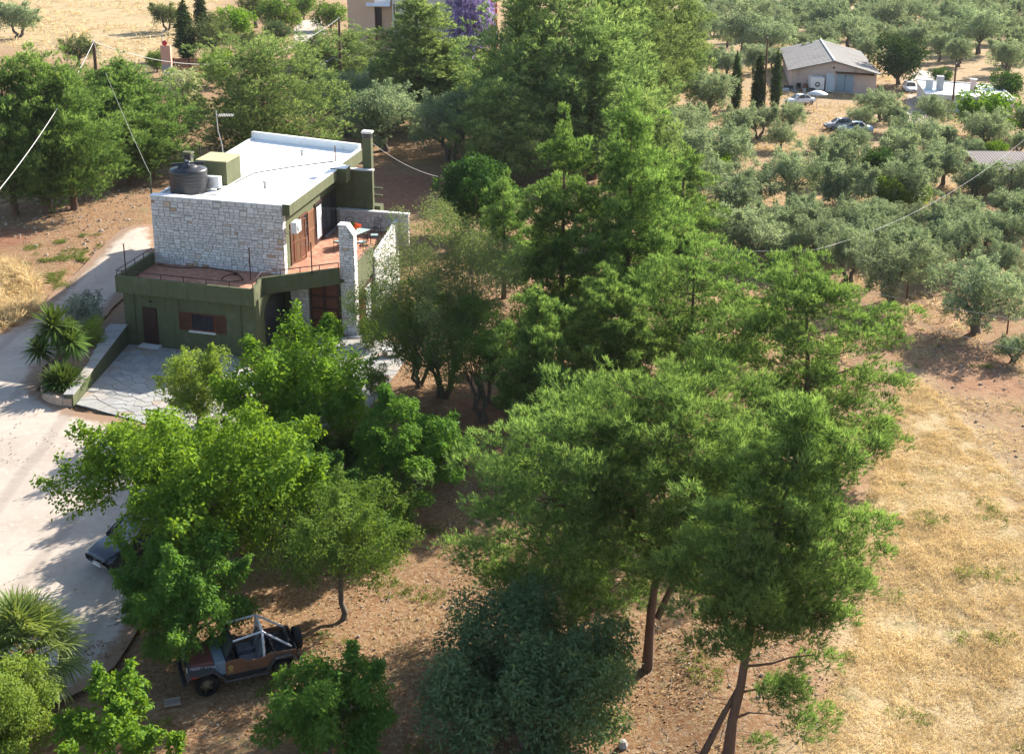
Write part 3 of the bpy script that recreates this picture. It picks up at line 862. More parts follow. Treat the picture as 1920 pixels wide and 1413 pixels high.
def blob(n_, c, r, L_, Wd, seed):
    rr = np.random.default_rng(seed)
    d = rr.normal(size=(n_, 3)); d /= np.linalg.norm(d, axis=1)[:, None]
    p = np.array(c) + d * np.array(r) * rr.uniform(.5, 1, (n_, 1))
    s = rr.normal(size=(n_, 3)); s -= (s * d).sum(1)[:, None] * d; s /= np.linalg.norm(s, axis=1)[:, None]
    f = np.cross(d, s)
    a_ = (s + d * .5); a_ /= np.linalg.norm(a_, axis=1)[:, None]
    V = np.stack([p, p + a_ * L_ * .5 + f * Wd * .5, p + a_ * L_, p + a_ * L_ * .5 - f * Wd * .5], 1).reshape(-1, 3)
    return np_mesh('leaves', V, np.arange(n_ * 4).reshape(-1, 4), np.repeat(rr.random(n_), 4))
LFG = leaf_mat('pot_plant_leaf', (.05, .11, .03), (.09, .17, .04))
link('leaves', blob(160, (-.12, 0, .3), (.22, .22, .16), .12, .06, 3), fl, LFG)
link('flowers', blob(150, (.15, -.1, .3), (.26, .24, .14), .09, .08, 4), fl, leaf_mat('orange_petal', (.62, .10, .03), (.70, .20, .05), .3, (1, .8, .6)))
# garden hose lying on the terrace
hs = MB()
pts = []
for k in range(60):
    tt = k / 59
    a = -1.7 + 6.3 * tt if tt < .8 else 3.34 + 1.6 * math.cos((tt - .8) * 30) * (1 - tt) * 3
    b_ = 4.2 - .25 * math.sin(tt * 9) - (0 if tt < .8 else .8 + .7 * math.sin((tt - .8) * 30))
    pts.append(W(a, b_ - .1, 4.135))
hs.tube(pts, .022, 5)
tag(hs.build('garden_hose', M['black'], None), 'black garden hose lying along the foot of the stone wall on the terrace', 'hose')

# ------------------------------------------------------------------ retaining wall, planter, patio
RA = Vector((-20.40, 64.40, 0)); RB = Vector((-20.43, 58.9, 0)); RC = Vector((-20.50, 55.75, 0))
rw = thing('retaining_wall', 'low dark green retaining wall with white stone coping beside the paved patio', 'wall', RB)
zt = (1.98, 1.66, 1.42)
m_ = MB(); cp = MB()
TH = Vector((-.34, 0, 0))
for (p, q, z0, z1) in ((RA, RB, zt[0], zt[1]), (RB, RC, zt[1], zt[2])):
    m_.hexa([(p.x + TH.x, p.y, .1), (q.x + TH.x, q.y, .1), (q.x, q.y, .1), (p.x, p.y, .1)], [(p.x + TH.x, p.y, z0), (q.x + TH.x, q.y, z1), (q.x, q.y, z1), (p.x, p.y, z0)])
m_.build('wall', M['green'], rw, True)
n_ = 9
for k in range(n_):
    t0, t1 = k / n_ + .003, (k + 1) / n_ - .003
    def at_(t_):
        if t_ < .64: p, q, za, zb, u = RA, RB, zt[0], zt[1], t_ / .64
        else: p, q, za, zb, u = RB, RC, zt[1], zt[2], (t_ - .64) / .36
        r_ = p.lerp(q, u); return Vector((r_.x, r_.y, za + (zb - za) * u + .004))
    p, q = at_(t0), at_(t1)
    wd = .95 - .5 * min(1, k / 5)
    cp = MB(); cp.hexa([(p.x - wd, p.y, p.z), (q.x - wd, q.y, q.z), (q.x + .03, q.y, q.z), (p.x + .03, p.y, p.z)], [(p.x - wd, p.y, p.z + .05), (q.x - wd, q.y, q.z + .05), (q.x + .03, q.y, q.z + .05), (p.x + .03, p.y, p.z + .05)])
    o = cp.build('coping_stone', M['paver'], rw, True)
# planter bed: soil body between drive and retaining wall, curved low stone front
BED = [(-20.8, 64.2), (-20.85, 58.9), (-20.9, 56.1), (-21.5, 56.2), (-22.1, 56.7), (-22.45, 57.6), (-22.4, 59.5), (-22.2, 62), (-22.0, 65), (-21.4, 67.5), (-20.6, 67.0)]
bm = bmesh.new()
f = bm.faces.new([bm.verts.new((x, y, 0)) for x, y in BED])
r_ = bmesh.ops.extrude_face_region(bm, geom=[f])
top = [v for v in r_['geom'] if isinstance(v, bmesh.types.BMVert)]
for v in top: v.co.z = 1.30 + .055 * (v.co.y - 56)
for v in bm.verts:
    if v not in top: v.co.z = .2
bmesh.ops.triangulate(bm, faces=[f_ for f_ in bm.faces if len(f_.verts) > 4])
bmesh.ops.recalc_face_normals(bm, faces=bm.faces[:])
me = bpy.data.meshes.new('planter_bed'); bm.to_mesh(me); bm.free()
tag(link('planter_bed', me, None, mat('planter_soil', (.26, .17, .11), .95, .3, 4, .8, 20)), kind='structure')
pw = thing('planter_wall', 'low curved wall of pinkish stone blocks around the yucca planter', 'wall', (-21.5, 56.2, .6))
CV = [(-20.55, 55.72), (-21.0, 55.72), (-21.45, 55.9), (-21.9, 56.2), (-22.25, 56.6), (-22.5, 57.1), (-22.6, 57.7), (-22.6, 58.4)]
PK = ramp_mat('pink_stone_block', [(0, (.40, .27, .19)), (.5, (.48, .36, .27)), (1, (.42, .31, .24))], source='object')
for r_ in range(2):
    for k in range(len(CV) - 1):
        p, q = Vector((*CV[k], 0)), Vector((*CV[k + 1], 0))
        d = (q - p).normalized(); n = Vector((-d.y, d.x, 0)) * .26
        if (Vector((-21.5, 58, 0)) - p).dot(n) < 0: n = -n
        p = p + d * .012; q = q - d * .012
        z0, z1 = .45 + r_ * .42, .86 + r_ * .40 + .03 * ((k * 7) % 3)
        z1 = min(z1, 1.36)
        mb = MB(); mb.hexa([(p.x, p.y, z0), (q.x, q.y, z0), (q.x + n.x, q.y + n.y, z0), (p.x + n.x, p.y + n.y, z0)], [(p.x, p.y, z1), (q.x, q.y, z1), (q.x + n.x, q.y + n.y, z1), (p.x + n.x, p.y + n.y, z1)])
        mb.build('stone_block', PK, pw, True, .02)

def crazy(name, poly, n_, seed, lift=.03):
    r = np.random.default_rng(seed)
    poly = np.array(poly)
    lo, hi = poly.min(0), poly.max(0)
    bm = sheet(list(poly), lift, 3)
    me = bpy.data.meshes.new(name); bm.to_mesh(me); bm.free()
    par = link(name, me, None, M['joint']); tag(par, kind='structure')
    pts = []
    tries = 0
    dmin = .56 * math.sqrt(abs(np.prod(hi - lo)) / n_ * .8)
    while len(pts) < n_ and tries < 20000:
        tries += 1
        p = lo + r.random(2) * (hi - lo)
        if sdist(poly, p[:1], p[1:])[0] > -.05: continue
        if all(np.linalg.norm(p - q) > dmin for q in pts): pts.append(p)
        elif tries % 400 == 0: dmin *= .95
    pts = np.array(pts)
    for i, p in enumerate(pts):
        cell = [p + np.array(q) * 1.2 for q in ((-1, -1), (1, -1), (1, 1), (-1, 1))]
        near = np.argsort(((pts - p) ** 2).sum(1))[1:14]
        hp_ = [((pts[j] + p) / 2, (pts[j] - p) / np.linalg.norm(pts[j] - p)) for j in near]
        for k in range(len(poly)):
            a_, c2 = poly[k], poly[(k + 1) % len(poly)]
            e = c2 - a_; nn = np.array([e[1], -e[0]]) / np.linalg.norm(e)
            if np.dot(p - a_, nn) > 0: nn = -nn
            if abs(np.dot(p - a_, nn)) < 1.6: hp_.append((a_, nn))
        for m0, nn in hp_:
            out = []
            for k in range(len(cell)):
                a_, c2 = cell[k], cell[(k + 1) % len(cell)]
                da, dc = np.dot(a_ - m0, nn) + .014, np.dot(c2 - m0, nn) + .014
                if da <= 0: out.append(a_)
                if da * dc < 0: out.append(a_ + (c2 - a_) * da / (da - dc))
            cell = out
            if len(cell) < 3: break
        if len(cell) < 3: continue
        c0 = np.mean(cell, 0)
        mb = MB()
        zz = lift + .018 + r.random() * .014
        b_ = [(q[0], q[1], float(ground_z(*q)) + lift - .02) for q in cell]
        mid = [(q[0], q[1], float(ground_z(*q)) + zz - .012) for q in cell]
        tp_ = [(c0[0] + (q[0] - c0[0]) * .95, c0[1] + (q[1] - c0[1]) * .95, float(ground_z(*q)) + zz) for q in cell]
        k = len(cell)
        mb.add(b_ + mid + tp_, [(j, (j + 1) % k, (j + 1) % k + k, j + k) for j in range(k)] + [(j + k, (j + 1) % k + k, (j + 1) % k + 2 * k, j + 2 * k) for j in range(k)] + [tuple(range(2 * k, 3 * k))])
        mb.build('paving_stone', M['paver'], par, True)
    return par
pq = lambda *pts: [(PZ(x, y, .9).x, PZ(x, y, .9).y) for x, y in pts]
crazy('patio', [(-20.38, 64.2), (-20.45, 55.85)] + pq((420, 830), (500, 720)) + [tuple(W(4.5, -.05, 0))[:2]], 230, 3, .05)
crazy('path', [tuple(W(9.3, 4.3, 0))[:2], tuple(W(6.6, 3.9, 0))[:2]] + pq((560, 740), (590, 810), (690, 770), (745, 700), (775, 655)) + [tuple(W(10.6, 5.2, 0))[:2]], 110, 4, .05)

# ================================================================== FOLIAGE
def unit(v): return v / np.maximum(np.linalg.norm(v, axis=-1, keepdims=True), 1e-9)

def leaf_cloud(r, C, R, n, L, Wd, droop=.2, up=.35, inner=.55, tint=None, fold=True, jit=.35, out=.6):
    """leaves on and in ellipsoid clumps. C (k,3) centres, R (k,3) radii, n leaves in all"""
    C = np.asarray(C, float); R = np.asarray(R, float)
    wgt = (R[:, 0] * R[:, 1] * R[:, 2]) ** (2 / 3.)
    k = r.choice(len(C), n, p=wgt / wgt.sum())
    d = unit(r.normal(size=(n, 3)) + np.array([0, 0, .25]))
    rad = r.uniform(inner ** 2, 1, n) ** .5
    lump = 1 + .42 * np.sin(d[:, 0] * 6 + k) * np.sin(d[:, 1] * 6 + k * 1.7) * np.sin(d[:, 2] * 5 + k * .6)
    p = C[k] + d * R[k] * (rad * lump)[:, None]
    nrm = unit(d * .55 + np.array([0, 0, up]) + r.normal(size=(n, 3)) * .5)
    a = unit(d * out + r.normal(size=(n, 3)) * .6 + np.array([0, 0, -droop]))
    a = unit(a - (a * nrm).sum(1, keepdims=True) * nrm * .8)
    s = unit(np.cross(nrm, a))
    Ls = L * r.uniform(1 - jit, 1 + jit, n)[:, None]; Ws = Wd * r.uniform(1 - jit, 1 + jit, n)[:, None]
    bend = nrm * Ls * .12
    V = np.stack([p, p + a * Ls * .45 + s * Ws * .5 + bend, p + a * Ls, p + a * Ls * .45 - s * Ws * .5 + bend], 1).reshape(-1, 3)
    ct = r.random(len(C))
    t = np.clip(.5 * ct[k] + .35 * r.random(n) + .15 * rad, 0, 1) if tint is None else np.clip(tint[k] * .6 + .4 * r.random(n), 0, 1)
    return V, np.arange(n * 4).reshape(-1, 4), np.repeat(t, 4)

def needle_cloud(r, C, R, n, k=8, L=.26, Wd=.035, upb=.75, inner=.62, dirs=None, yel=0.0):
    """needle tufts on clumps: each tuft a spray of k thin triangles"""
    C = np.asarray(C, float); R = np.asarray(R, float)
    wgt = (R[:, 0] * R[:, 1] * R[:, 2]) ** (2 / 3.)
    ci = r.choice(len(C), n, p=wgt / wgt.sum())
    d = unit(r.normal(size=(n, 3)) + np.array([0, 0, upb]))
    rad = r.uniform(inner ** 2, 1, n) ** .5
    lump = 1 + .2 * np.sin(d[:, 0] * 5 + ci) * np.sin(d[:, 1] * 6 + ci * 1.3) + .10 * r.normal(size=n)
    p = C[ci] + d * R[ci] * (rad * lump)[:, None]
    ax = unit(d * np.array([1, 1, .6]) + np.array([0, 0, .55]) + r.normal(size=(n, 3)) * .3)
    if dirs is not None: ax = unit(ax + dirs[ci] * .7)
    nd = unit(ax[:, None, :] * 1.1 + r.normal(size=(n, k, 3)) * .55)
    q = p[:, None, :] + ax[:, None, :] * r.uniform(-.4, .35, (n, k, 1)) * L
    sd = unit(np.cross(nd, r.normal(size=(n, k, 3))))
    Ls = L * r.uniform(.7, 1.25, (n, k, 1))
    V = np.stack([q - sd * Wd * .5, q + sd * Wd * .5, q + nd * Ls], 2).reshape(-1, 3)
    ct = r.random(len(C))
    t = np.clip(.18 * ct[ci] + .22 * r.random(n) + .62 * np.clip(d[:, 2], 0, 1) * (rad > .75), 0, 1)  # upward outer tips paler: young growth, plus sunlit tops put into the tint
    return V, np.arange(n * k * 3).reshape(-1, 3), np.repeat(t, k * 3)

def mesh_of(name, parts):
    V, F, T_ = [], [], []
    o = 0
    for v, f, t in parts:
        V.append(v); F.append(f + o); T_.append(t); o += len(v)
    return np_mesh(name, np.concatenate(V), np.concatenate(F), np.concatenate(T_))

def bend_path(r, a, b, n=4, amp=.08, sag=0.0):
    a, b = np.array(a, float), np.array(b, float)
    ln = np.linalg.norm(b - a)
    out = []
    for i in range(n + 1):
        u = i / n
        q = a + (b - a) * u + r.normal(size=3) * amp * ln * math.sin(math.pi * u) * .5
        q[2] += sag * ln * math.sin(math.pi * u)
        out.append(q)
    return out

def pine_shape(r, H, R, h0, shape='round', lv=9, lean=(0, 0), low=0.0, full=1.0, puff=1.0):
    """returns clump centres, radii, outward directions and limb paths"""
    C, Rr, D, limbs = [], [], [], []
    ax = lambda z: np.array([lean[0] * (z / H) ** 1.3, lean[1] * (z / H) ** 1.3, z])
    for i in range(lv):
        u = (i + .35 * r.random()) / lv
        z = h0 + (H - h0) * u * .93
        if shape == 'cone': pr = min(1, .62 + u * 1.6) * (1 - u) ** .8
        elif shape == 'flame': pr = min(1, .55 + 1.5 * u) * (1 - u ** 1.7) ** .8
        else: pr = math.sqrt(max(.05, 1 - ((u - .40) / .64) ** 2))
        nb = int(r.integers(5, 7)) if pr > .4 else int(r.integers(3, 5))
        a0 = r.random() * 6.28
        for j in range(nb):
            an = a0 + 6.283 * (j + r.uniform(-.3, .3)) / nb
            ln = R * pr * r.uniform(.62, 1.12) * full
            dr = np.array([math.cos(an), math.sin(an), 0])
            rise = ln * r.uniform(.08, .5) - low * ln
            s = ax(z - .1 * ln); e = ax(z) + dr * ln + np.array([0, 0, rise])
            limbs.append((bend_path(r, s, e, 3, .12, -.08), .022 * H / 9 * (1 - u * .6) + .012))
            for f in (.36, .68, 1.0):
                if f < .5 and (ln < 1.2 or r.random() < .45): continue
                c = s + (e - s) * f + r.normal(size=3) * .07 * R
                q = r.uniform(.16, .27) * R * (1.12 - .35 * u)
                for h_ in range(3):
                    k_ = r.uniform(.5, .85)
                    C.append(c + r.normal(size=3) * q * np.array([.7, .7, .4 * puff])); Rr.append((q * k_, q * k_ * r.uniform(.8, 1.1), q * k_ * r.uniform(.55, .8) * puff)); D.append(dr * .7 + np.array([0, 0, .6]))
    top = ax(H)
    for k in range(3):
        C.append(top - np.array([0, 0, .25 * R * k]) + r.normal(size=3) * .04 * R); q = .1 * R + .05 * R * k; Rr.append((q, q, q * 1.7)); D.append(np.array([0, 0, 1.]))
    return np.array(C), np.array(Rr), np.array(D), limbs, ax

def trunk_mesh(r, ax, H, rad, limbs, top=.92, n=8, forks=()):
    mb = MB()
    m = 9
    pts = [ax(H * top * i / m) + np.array([*(r.normal(size=2) * .02 * H / 8), 0]) * (i > 0) for i in range(m + 1)]
    pts[0][2] = -.35
    mb.tube(pts, [rad * (1.25 if i == 0 else (1 - .86 * i / m)) for i in range(m + 1)], n)
    for p, rr in limbs:
        mb.tube(p, [rr * (1 - .7 * i / (len(p) - 1)) for i in range(len(p))], 4, False)
    for p, rr in forks:
        mb.tube(p, [rr * (1 - .5 * i / (len(p) - 1)) for i in range(len(p))], n)
    return mb.mesh('trunk')

def make_pine(seed, H, R, h0, shape, lv, ntuft, k=8, L=.26, Wd=.035, lean=(0, 0), extra=(), rad=None, low=0.0, forks=(), full=1.0, puff=1.0):
    r = np.random.default_rng(seed)
    C, Rr, D, limbs, ax = pine_shape(r, H, R, h0, shape, lv, lean, low, full, puff)
    for (dx, dy, z, q) in extra:
        s = ax(max(.5, z - .5)); e = np.array([s[0] + dx, s[1] + dy, z])
        limbs.append((bend_path(r, s, e, 3, .1, .05), .05))
        for j in range(4):
            c = e + r.normal(size=3) * q * .55
            C = np.vstack([C, c]); qq = q * r.uniform(.5, .8); Rr = np.vstack([Rr, (qq, qq, qq * .65)]); D = np.vstack([D, unit(np.array([dx, dy, .6]))])
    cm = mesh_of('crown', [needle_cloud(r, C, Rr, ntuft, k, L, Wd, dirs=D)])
    tmh = trunk_mesh(r, ax, H, rad or .022 * H, limbs, forks=forks)
    return tmh, cm

def broad_shape(r, H, R, h0, ncl, q0=.26, flat=1.0, spread=.95, gap=0.0, Ry=None):
    C, Rr = [], []
    Ry = Ry or R
    zc, hz = (H + h0) / 2, (H - h0) / 2
    g = math.pi * (3 - math.sqrt(5))
    for i in range(ncl):
        zz = 1 - 2 * (i + .5) / ncl
        zz = zz * .98 + .02
        an = g * i + r.normal() * .35
        h = math.sqrt(max(0, 1 - zz * zz)) ** .8
        f = r.uniform(.52, spread) if i % 4 else r.uniform(.15, .55)
        if gap and r.random() < gap: continue
        q = q0 * R * r.uniform(.65, 1.25)
        C.append((math.cos(an) * h * R * f, math.sin(an) * h * Ry * f, zc + zz * hz * f * 1.02))
        Rr.append((q, q, q * flat * r.uniform(.75, 1.1)))
    return np.array(C), np.array(Rr)

def broad_trunk(r, C, h0, rad, nst=1, nl=14, H=None, lean=(0, 0), spread=.25):
    mb = MB()
    forks = []
    for s in range(nst):
        an = 6.28 * s / nst + r.random()
        b0 = np.array([math.cos(an), math.sin(an), 0]) * (spread * .4 if nst > 1 else 0) + np.array([0, 0, -.3])
        b1 = np.array([math.cos(an) * spread * (2 if nst > 1 else .3) + lean[0], math.sin(an) * spread * (2 if nst > 1 else .3) + lean[1], max(h0, .45) * 1.05])
        p = bend_path(r, b0, b1, 4, .12)
        rr = rad / math.sqrt(nst)
        mb.tube(p, [rr * (1.3 - .14 * 3 * i / 4) if i else rr * 1.5 for i in range(5)], 7)
        forks.append((b1, rr * .8))
    ids = r.choice(len(C), min(nl, len(C)), replace=False)
    for i in ids:
        b1, rr = forks[int(np.argmin([np.linalg.norm(C[i][:2] - f[0][:2]) for f in forks]))]
        p = bend_path(r, b1, C[i], 4, .16, .06)
        mb.tube(p, [rr * .62 * (1 - .82 * j / 4) for j in range(5)], 5, False)
    return mb.mesh('trunk')

def make_broad(seed, H, R, h0, ncl, nleaf, L, Wd, q0=.26, flat=1.0, nst=1, rad=.14, nl=16, gap=0.0, droop=.2, up=.35, shoots=0, Ry=None, inner=.5, spread=.95, extra=(), out=.6, lean=(0, 0), cut=False):
    r = np.random.default_rng(seed)
    C, Rr = broad_shape(r, H, R, h0, ncl, q0, flat, spread, gap, Ry)
    if cut:
        k_ = ~((C[:, 0] < -.9) & (C[:, 2] < 3.6)); C, Rr = C[k_], Rr[k_]
    for (x, y, z, q) in extra:
        for j in range(4):
            C = np.vstack([C, np.array((x, y, z)) + r.normal(size=3) * q * .5]); qq = q * r.uniform(.45, .75); Rr = np.vstack([Rr, (qq, qq, qq * .8)])
    parts = []
    if shoots:
        # leafy shoots poking out of the crown
        k = r.choice(len(C), shoots)
        ctr = np.array([0, 0, (H + h0) * .45])
        d = unit(unit(C[k] - ctr) + np.array([0, 0, .45]) + r.normal(size=(shoots, 3)) * .3)
        SC, SR = [], []
        for i in range(shoots):
            for f in (.5, .85, 1.15):
                SC.append(C[k[i]] + d[i] * Rr[k[i]][0] * (f + .35)); q = Rr[k[i]][0] * .34 * (1.25 - .5 * f); SR.append((q, q, q))
        parts.append(leaf_cloud(r, SC, SR, int(nleaf * .3), L, Wd, droop, up, .2, out=out))
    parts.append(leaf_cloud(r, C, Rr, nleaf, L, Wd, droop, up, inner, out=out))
    return broad_trunk(r, C, h0, rad, nst, nl, H, lean), mesh_of('crown', parts)

LM = {}
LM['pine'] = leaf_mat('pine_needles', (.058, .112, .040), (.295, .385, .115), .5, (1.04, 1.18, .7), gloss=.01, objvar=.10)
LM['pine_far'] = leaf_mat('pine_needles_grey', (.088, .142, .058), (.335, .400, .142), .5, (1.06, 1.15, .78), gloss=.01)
LM['mulberry'] = leaf_mat('mulberry_leaf', (.082, .172, .022), (.195, .330, .046), .5, (1.3, 1.15, .45), objvar=.07)
LM['yellowgreen'] = leaf_mat('yellow_green_leaf', (.115, .185, .030), (.265, .335, .070), .48)
LM['small'] = leaf_mat('small_dull_leaf', (.066, .138, .032), (.165, .250, .054), .45, objvar=.08)
LM['feather'] = leaf_mat('feathery_leaf', (.065, .160, .034), (.150, .275, .048), .48, objvar=.08)
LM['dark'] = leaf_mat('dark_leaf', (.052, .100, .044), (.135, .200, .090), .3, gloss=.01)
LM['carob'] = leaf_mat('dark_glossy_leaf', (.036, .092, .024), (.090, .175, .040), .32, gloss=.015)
LM['olive'] = leaf_mat('olive_leaf', (.165, .220, .125), (.305, .365, .215), .40, (1.1, 1.1, .8), gloss=.015)
LM['grey'] = leaf_mat('grey_twiggy_leaf', (.085, .125, .055), (.185, .220, .105), .4)
LM['cypress'] = leaf_mat('cypress_leaf', (.030, .060, .022), (.065, .100, .035), .2)
LM['silver'] = leaf_mat('silver_leaf', (.20, .23, .17), (.36, .38, .30), .25, (1.1, 1.1, .8))
LM['yucca'] = leaf_mat('yucca_blade', (.050, .105, .022), (.125, .185, .045), .25, gloss=.004)
LM['palm'] = leaf_mat('palm_blade', (.095, .155, .045), (.240, .290, .105), .35, gloss=.03)
LM['straw'] = leaf_mat('dry_straw', (.52, .40, .20), (.77, .65, .39), .35, (1.1, 1, .82), gloss=.01)
LM['jacaranda'] = leaf_mat('violet_blossom', (.16, .12, .22), (.36, .28, .52), .35, (1, 1, 1.1))
LM['vine'] = leaf_mat('vine_leaf', (.080, .175, .020), (.160, .270, .032), .48)
LM['whiteflower'] = leaf_mat('white_flowering_leaf', (.28, .32, .16), (.62, .64, .48), .3)

def plant(name, label, cat, base, meshes, leaf, bark='bark2', sc=(1, 1, 1), rz=0.0, group=None, tname='trunk', cname='crown'):
    """a thing > trunk, crown; base sits on the ground"""
    t_ = thing(name, label, cat, base, rz, group)
    t_.scale = sc
    tm_, cm_ = meshes
    if tm_ is not None:
        if not tm_.materials: tm_.materials.append(M[bark])
        o = bpy.data.objects.new(tname, tm_); COL.objects.link(o); o.parent = t_
    if not cm_.materials: cm_.materials.append(LM[leaf])
    o = bpy.data.objects.new(cname, cm_); COL.objects.link(o); o.parent = t_
    return t_

def fit(px, py, ptop, wpx):
    b = G(px, py); d = depth_of(b)
    return b, height_at(b, ptop), wpx / F_PX * d / 2

# ------------------------------------------------------------------ the near pines
def near_pine(px, py, ptop, wpx, seed, h0, shape, lv, nt, label, **kw):
    b, H, R = fit(px, py, ptop, wpx)
    R *= 1.2; nt = int(nt * 2.5); kw['k'] = 7; kw['L'] = kw.get('L', .26) * .76; kw['Wd'] = kw.get('Wd', .035) * .85
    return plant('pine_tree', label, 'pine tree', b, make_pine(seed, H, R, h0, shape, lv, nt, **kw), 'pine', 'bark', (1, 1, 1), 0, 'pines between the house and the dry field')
near_pine(1075, 1190, 690, 345, 11, 1.7, 'round', 9, 7500, 'broad bushy pine with yellowish tips rising behind the dark round shrub', k=8, L=.24, Wd=.032, extra=[(-2.6, .4, 3.6, 1.0), (-2.4, -.6, 5.2, .8), (.6, -1.6, 1.9, 1.1)])
near_pine(1213, 1255, 672, 320, 12, 4.4, 'round', 8, 6800, 'tall pine with bare reddish trunk and dark shaded crown amid the near group', k=8, L=.24, Wd=.032, lean=(.75, 1.0), rad=.17,
          forks=[([(.32, .4, 1.6), (.8, .7, 2.6), (1.35, 1.0, 3.6), (2.2, 1.4, 5.4)], .12)], extra=[(1.6, -.3, 8.0, 1.0)])
near_pine(1365, 1412, 705, 300, 13, 3.9, 'flame', 10, 8200, 'nearest pine leaning right with a second thin trunk at the dry slope', k=8, L=.24, Wd=.030, lean=(1.9, .9), rad=.16,
          forks=[([(-.85, -.1, -.3), (-.25, .1, 1.0), (.32, .3, 2.1)], .12)],
          extra=[(2.3, .8, 4.6, .95), (3.2, 1.2, 4.5, .6), (1.5, -.4, 2.4, .95), (1.0, -.5, 1.6, .8), (1.9, -.2, 3.2, .6), (1.8, .6, 6.0, .9)])
near_pine(1512, 885, 463, 250, 14, 1.2, 'round', 10, 8000, 'wide open pine with drooping grey-green right side against the dry field', k=8, L=.25, Wd=.036, low=.12, lean=(-.6, 0), extra=[(3.3, .2, 4.6, .8), (3.0, .2, 2.2, .8), (2.6, -.4, 1.4, .9)])
near_pine(1290, 775, 445, 260, 15, 1.4, 'round', 8, 6200, 'rounded pine with sunlit yellow-green top behind the near group', k=8, L=.25, Wd=.038)
near_pine(1052, 700, 203, 190, 16, 2.2, 'cone', 11, 6200, 'tall pointed pine right of the house with a thin leader at its top', k=8, L=.26, Wd=.042, rad=.2)
near_pine(1172, 708, 160, 195, 17, 4.4, 'flame', 11, 6200, 'tallest slim pine with dark trunk showing beneath, right of the pointed pine', k=8, L=.26, Wd=.042, rad=.22)
near_pine(1005, 858, 520, 150, 18, 2.0, 'cone', 9, 4200, 'small bluish shaded pine in front of the tall pointed pine', k=8, L=.24, Wd=.038)
near_pine(1275, 520, 262, 130, 19, 1.0, 'flame', 8, 3600, 'slim olive-green pine at the edge of the olive grove', k=8, L=.27, Wd=.044)
near_pine(1120, 765, 600, 150, 20, .5, 'round', 5, 2000, 'low rounded young pine between the tall pines and the near group', k=8, L=.22, Wd=.036)
near_pine(1142, 832, 500, 150, 22, 2.2, 'round', 8, 4600, 'half hidden dark pine low in the middle of the pine belt', k=8, L=.24, Wd=.038)
near_pine(945, 560, 320, 130, 21, 1.2, 'cone', 8, 3000, 'dull green pine squeezed between the grey bush and the pointed pine', k=8, L=.25, Wd=.04)

# ------------------------------------------------------------------ pines further back share four shapes
PV = [make_pine(31, 11, 3.4, 1.2, 'round', 13, 9500, 7, .25, .048, puff=1.6), make_pine(32, 11, 2.7, 1.4, 'cone', 14, 8600, 7, .25, .048, puff=1.6),
      make_pine(33, 11, 3.0, 1.6, 'flame', 13, 9000, 7, .25, .048, puff=1.6), make_pine(34, 11, 4.3, .7, 'round', 14, 12500, 7, .25, .050, puff=1.7)]
PR = [3.4, 2.7, 3.0, 4.3]
def far_pine(px, py, ptop, wpx, v, label, leaf='pine_far', group='pines behind and left of the house', rz=None):
    b, H, R = fit(px, py, ptop, wpx)
    tm_, cm_ = PV[v]
    key = (v, leaf)
    s = H / 11.0; sx = 1.30 * R / PR[v]
    t_ = plant('pine_tree', label, 'pine tree', b, PVM.setdefault(key, (tm_, cm_.copy())), leaf, 'bark', (sx, sx, s), RNG.random() * 6.28 if rz is None else rz, group)
    return t_
PVM = {}
LEFTP = [(28, 402, 110, 150, 0, 'leftmost bushy pine cut by the left edge of the picture'), (88, 398, 88, 165, 2, 'second bushy pine from the left edge with a flat top'),
         (140, 392, 120, 150, 0, 'bushy pine in the middle of the row left of the house, under the thick wire'), (216, 352, 118, 120, 2, 'narrow pine whose red-brown trunk stands left of the water tank'),
         (243, 345, 100, 150, 1, 'pointed pine directly left of the slim roof post'), (285, 335, 150, 130, 0, 'rounded pine nearest the house on its left side, overhanging the bare soil'),
         (190, 300, 130, 150, 3, 'broad pine at the back of the row below the left wire pole')]
for a in LEFTP: far_pine(*a[:5], a[5], 'pine')
BACKP = [(498, 300, 72, 215, 3, 'large round pine standing right behind the white roof'), (655, 200, 55, 125, 0, 'pine around the wooden pole with the street lamp'), (785, 240, -15, 170, 1, 'pointed pine in front of the cream house'),
         (740, 215, 95, 110, 2, 'pine left of the pointed one before the cream house'), (845, 240, 75, 95, 2, 'yellowish pine right of the pointed one before the cream house'), (600, 205, 60, 100, 2, 'pine beside the neighbour drive'),
         (990, 300, -25, 150, 2, 'first tall pine of the back belt right of the purple tree'), (1045, 320, -70, 220, 0, 'tallest wide pine in the back belt, cut by the top edge'), (1110, 335, 30, 190, 2, 'light green pine in the back belt, right of the tallest'),
         (1150, 290, -60, 170, 1, 'pointed pine at the back of the belt'), (1235, 215, -80, 150, 2, 'last airy pine of the back belt beside the olive grove'), (940, 350, 150, 130, 0, 'dark pine in the shade below the back belt'),
         (1205, 440, 170, 130, 2, 'grey-green pine between the slim tall pine and the grove'), 
         (1180, 260, -40, 150, 0, 'rounded pine filling the back belt beside the airy one'), (905, 270, 130, 120, 0, 'light round pine below the purple tree')]
for a in BACKP: far_pine(*a[:5], a[5], 'pine_far', 'pines in the belt behind the house')

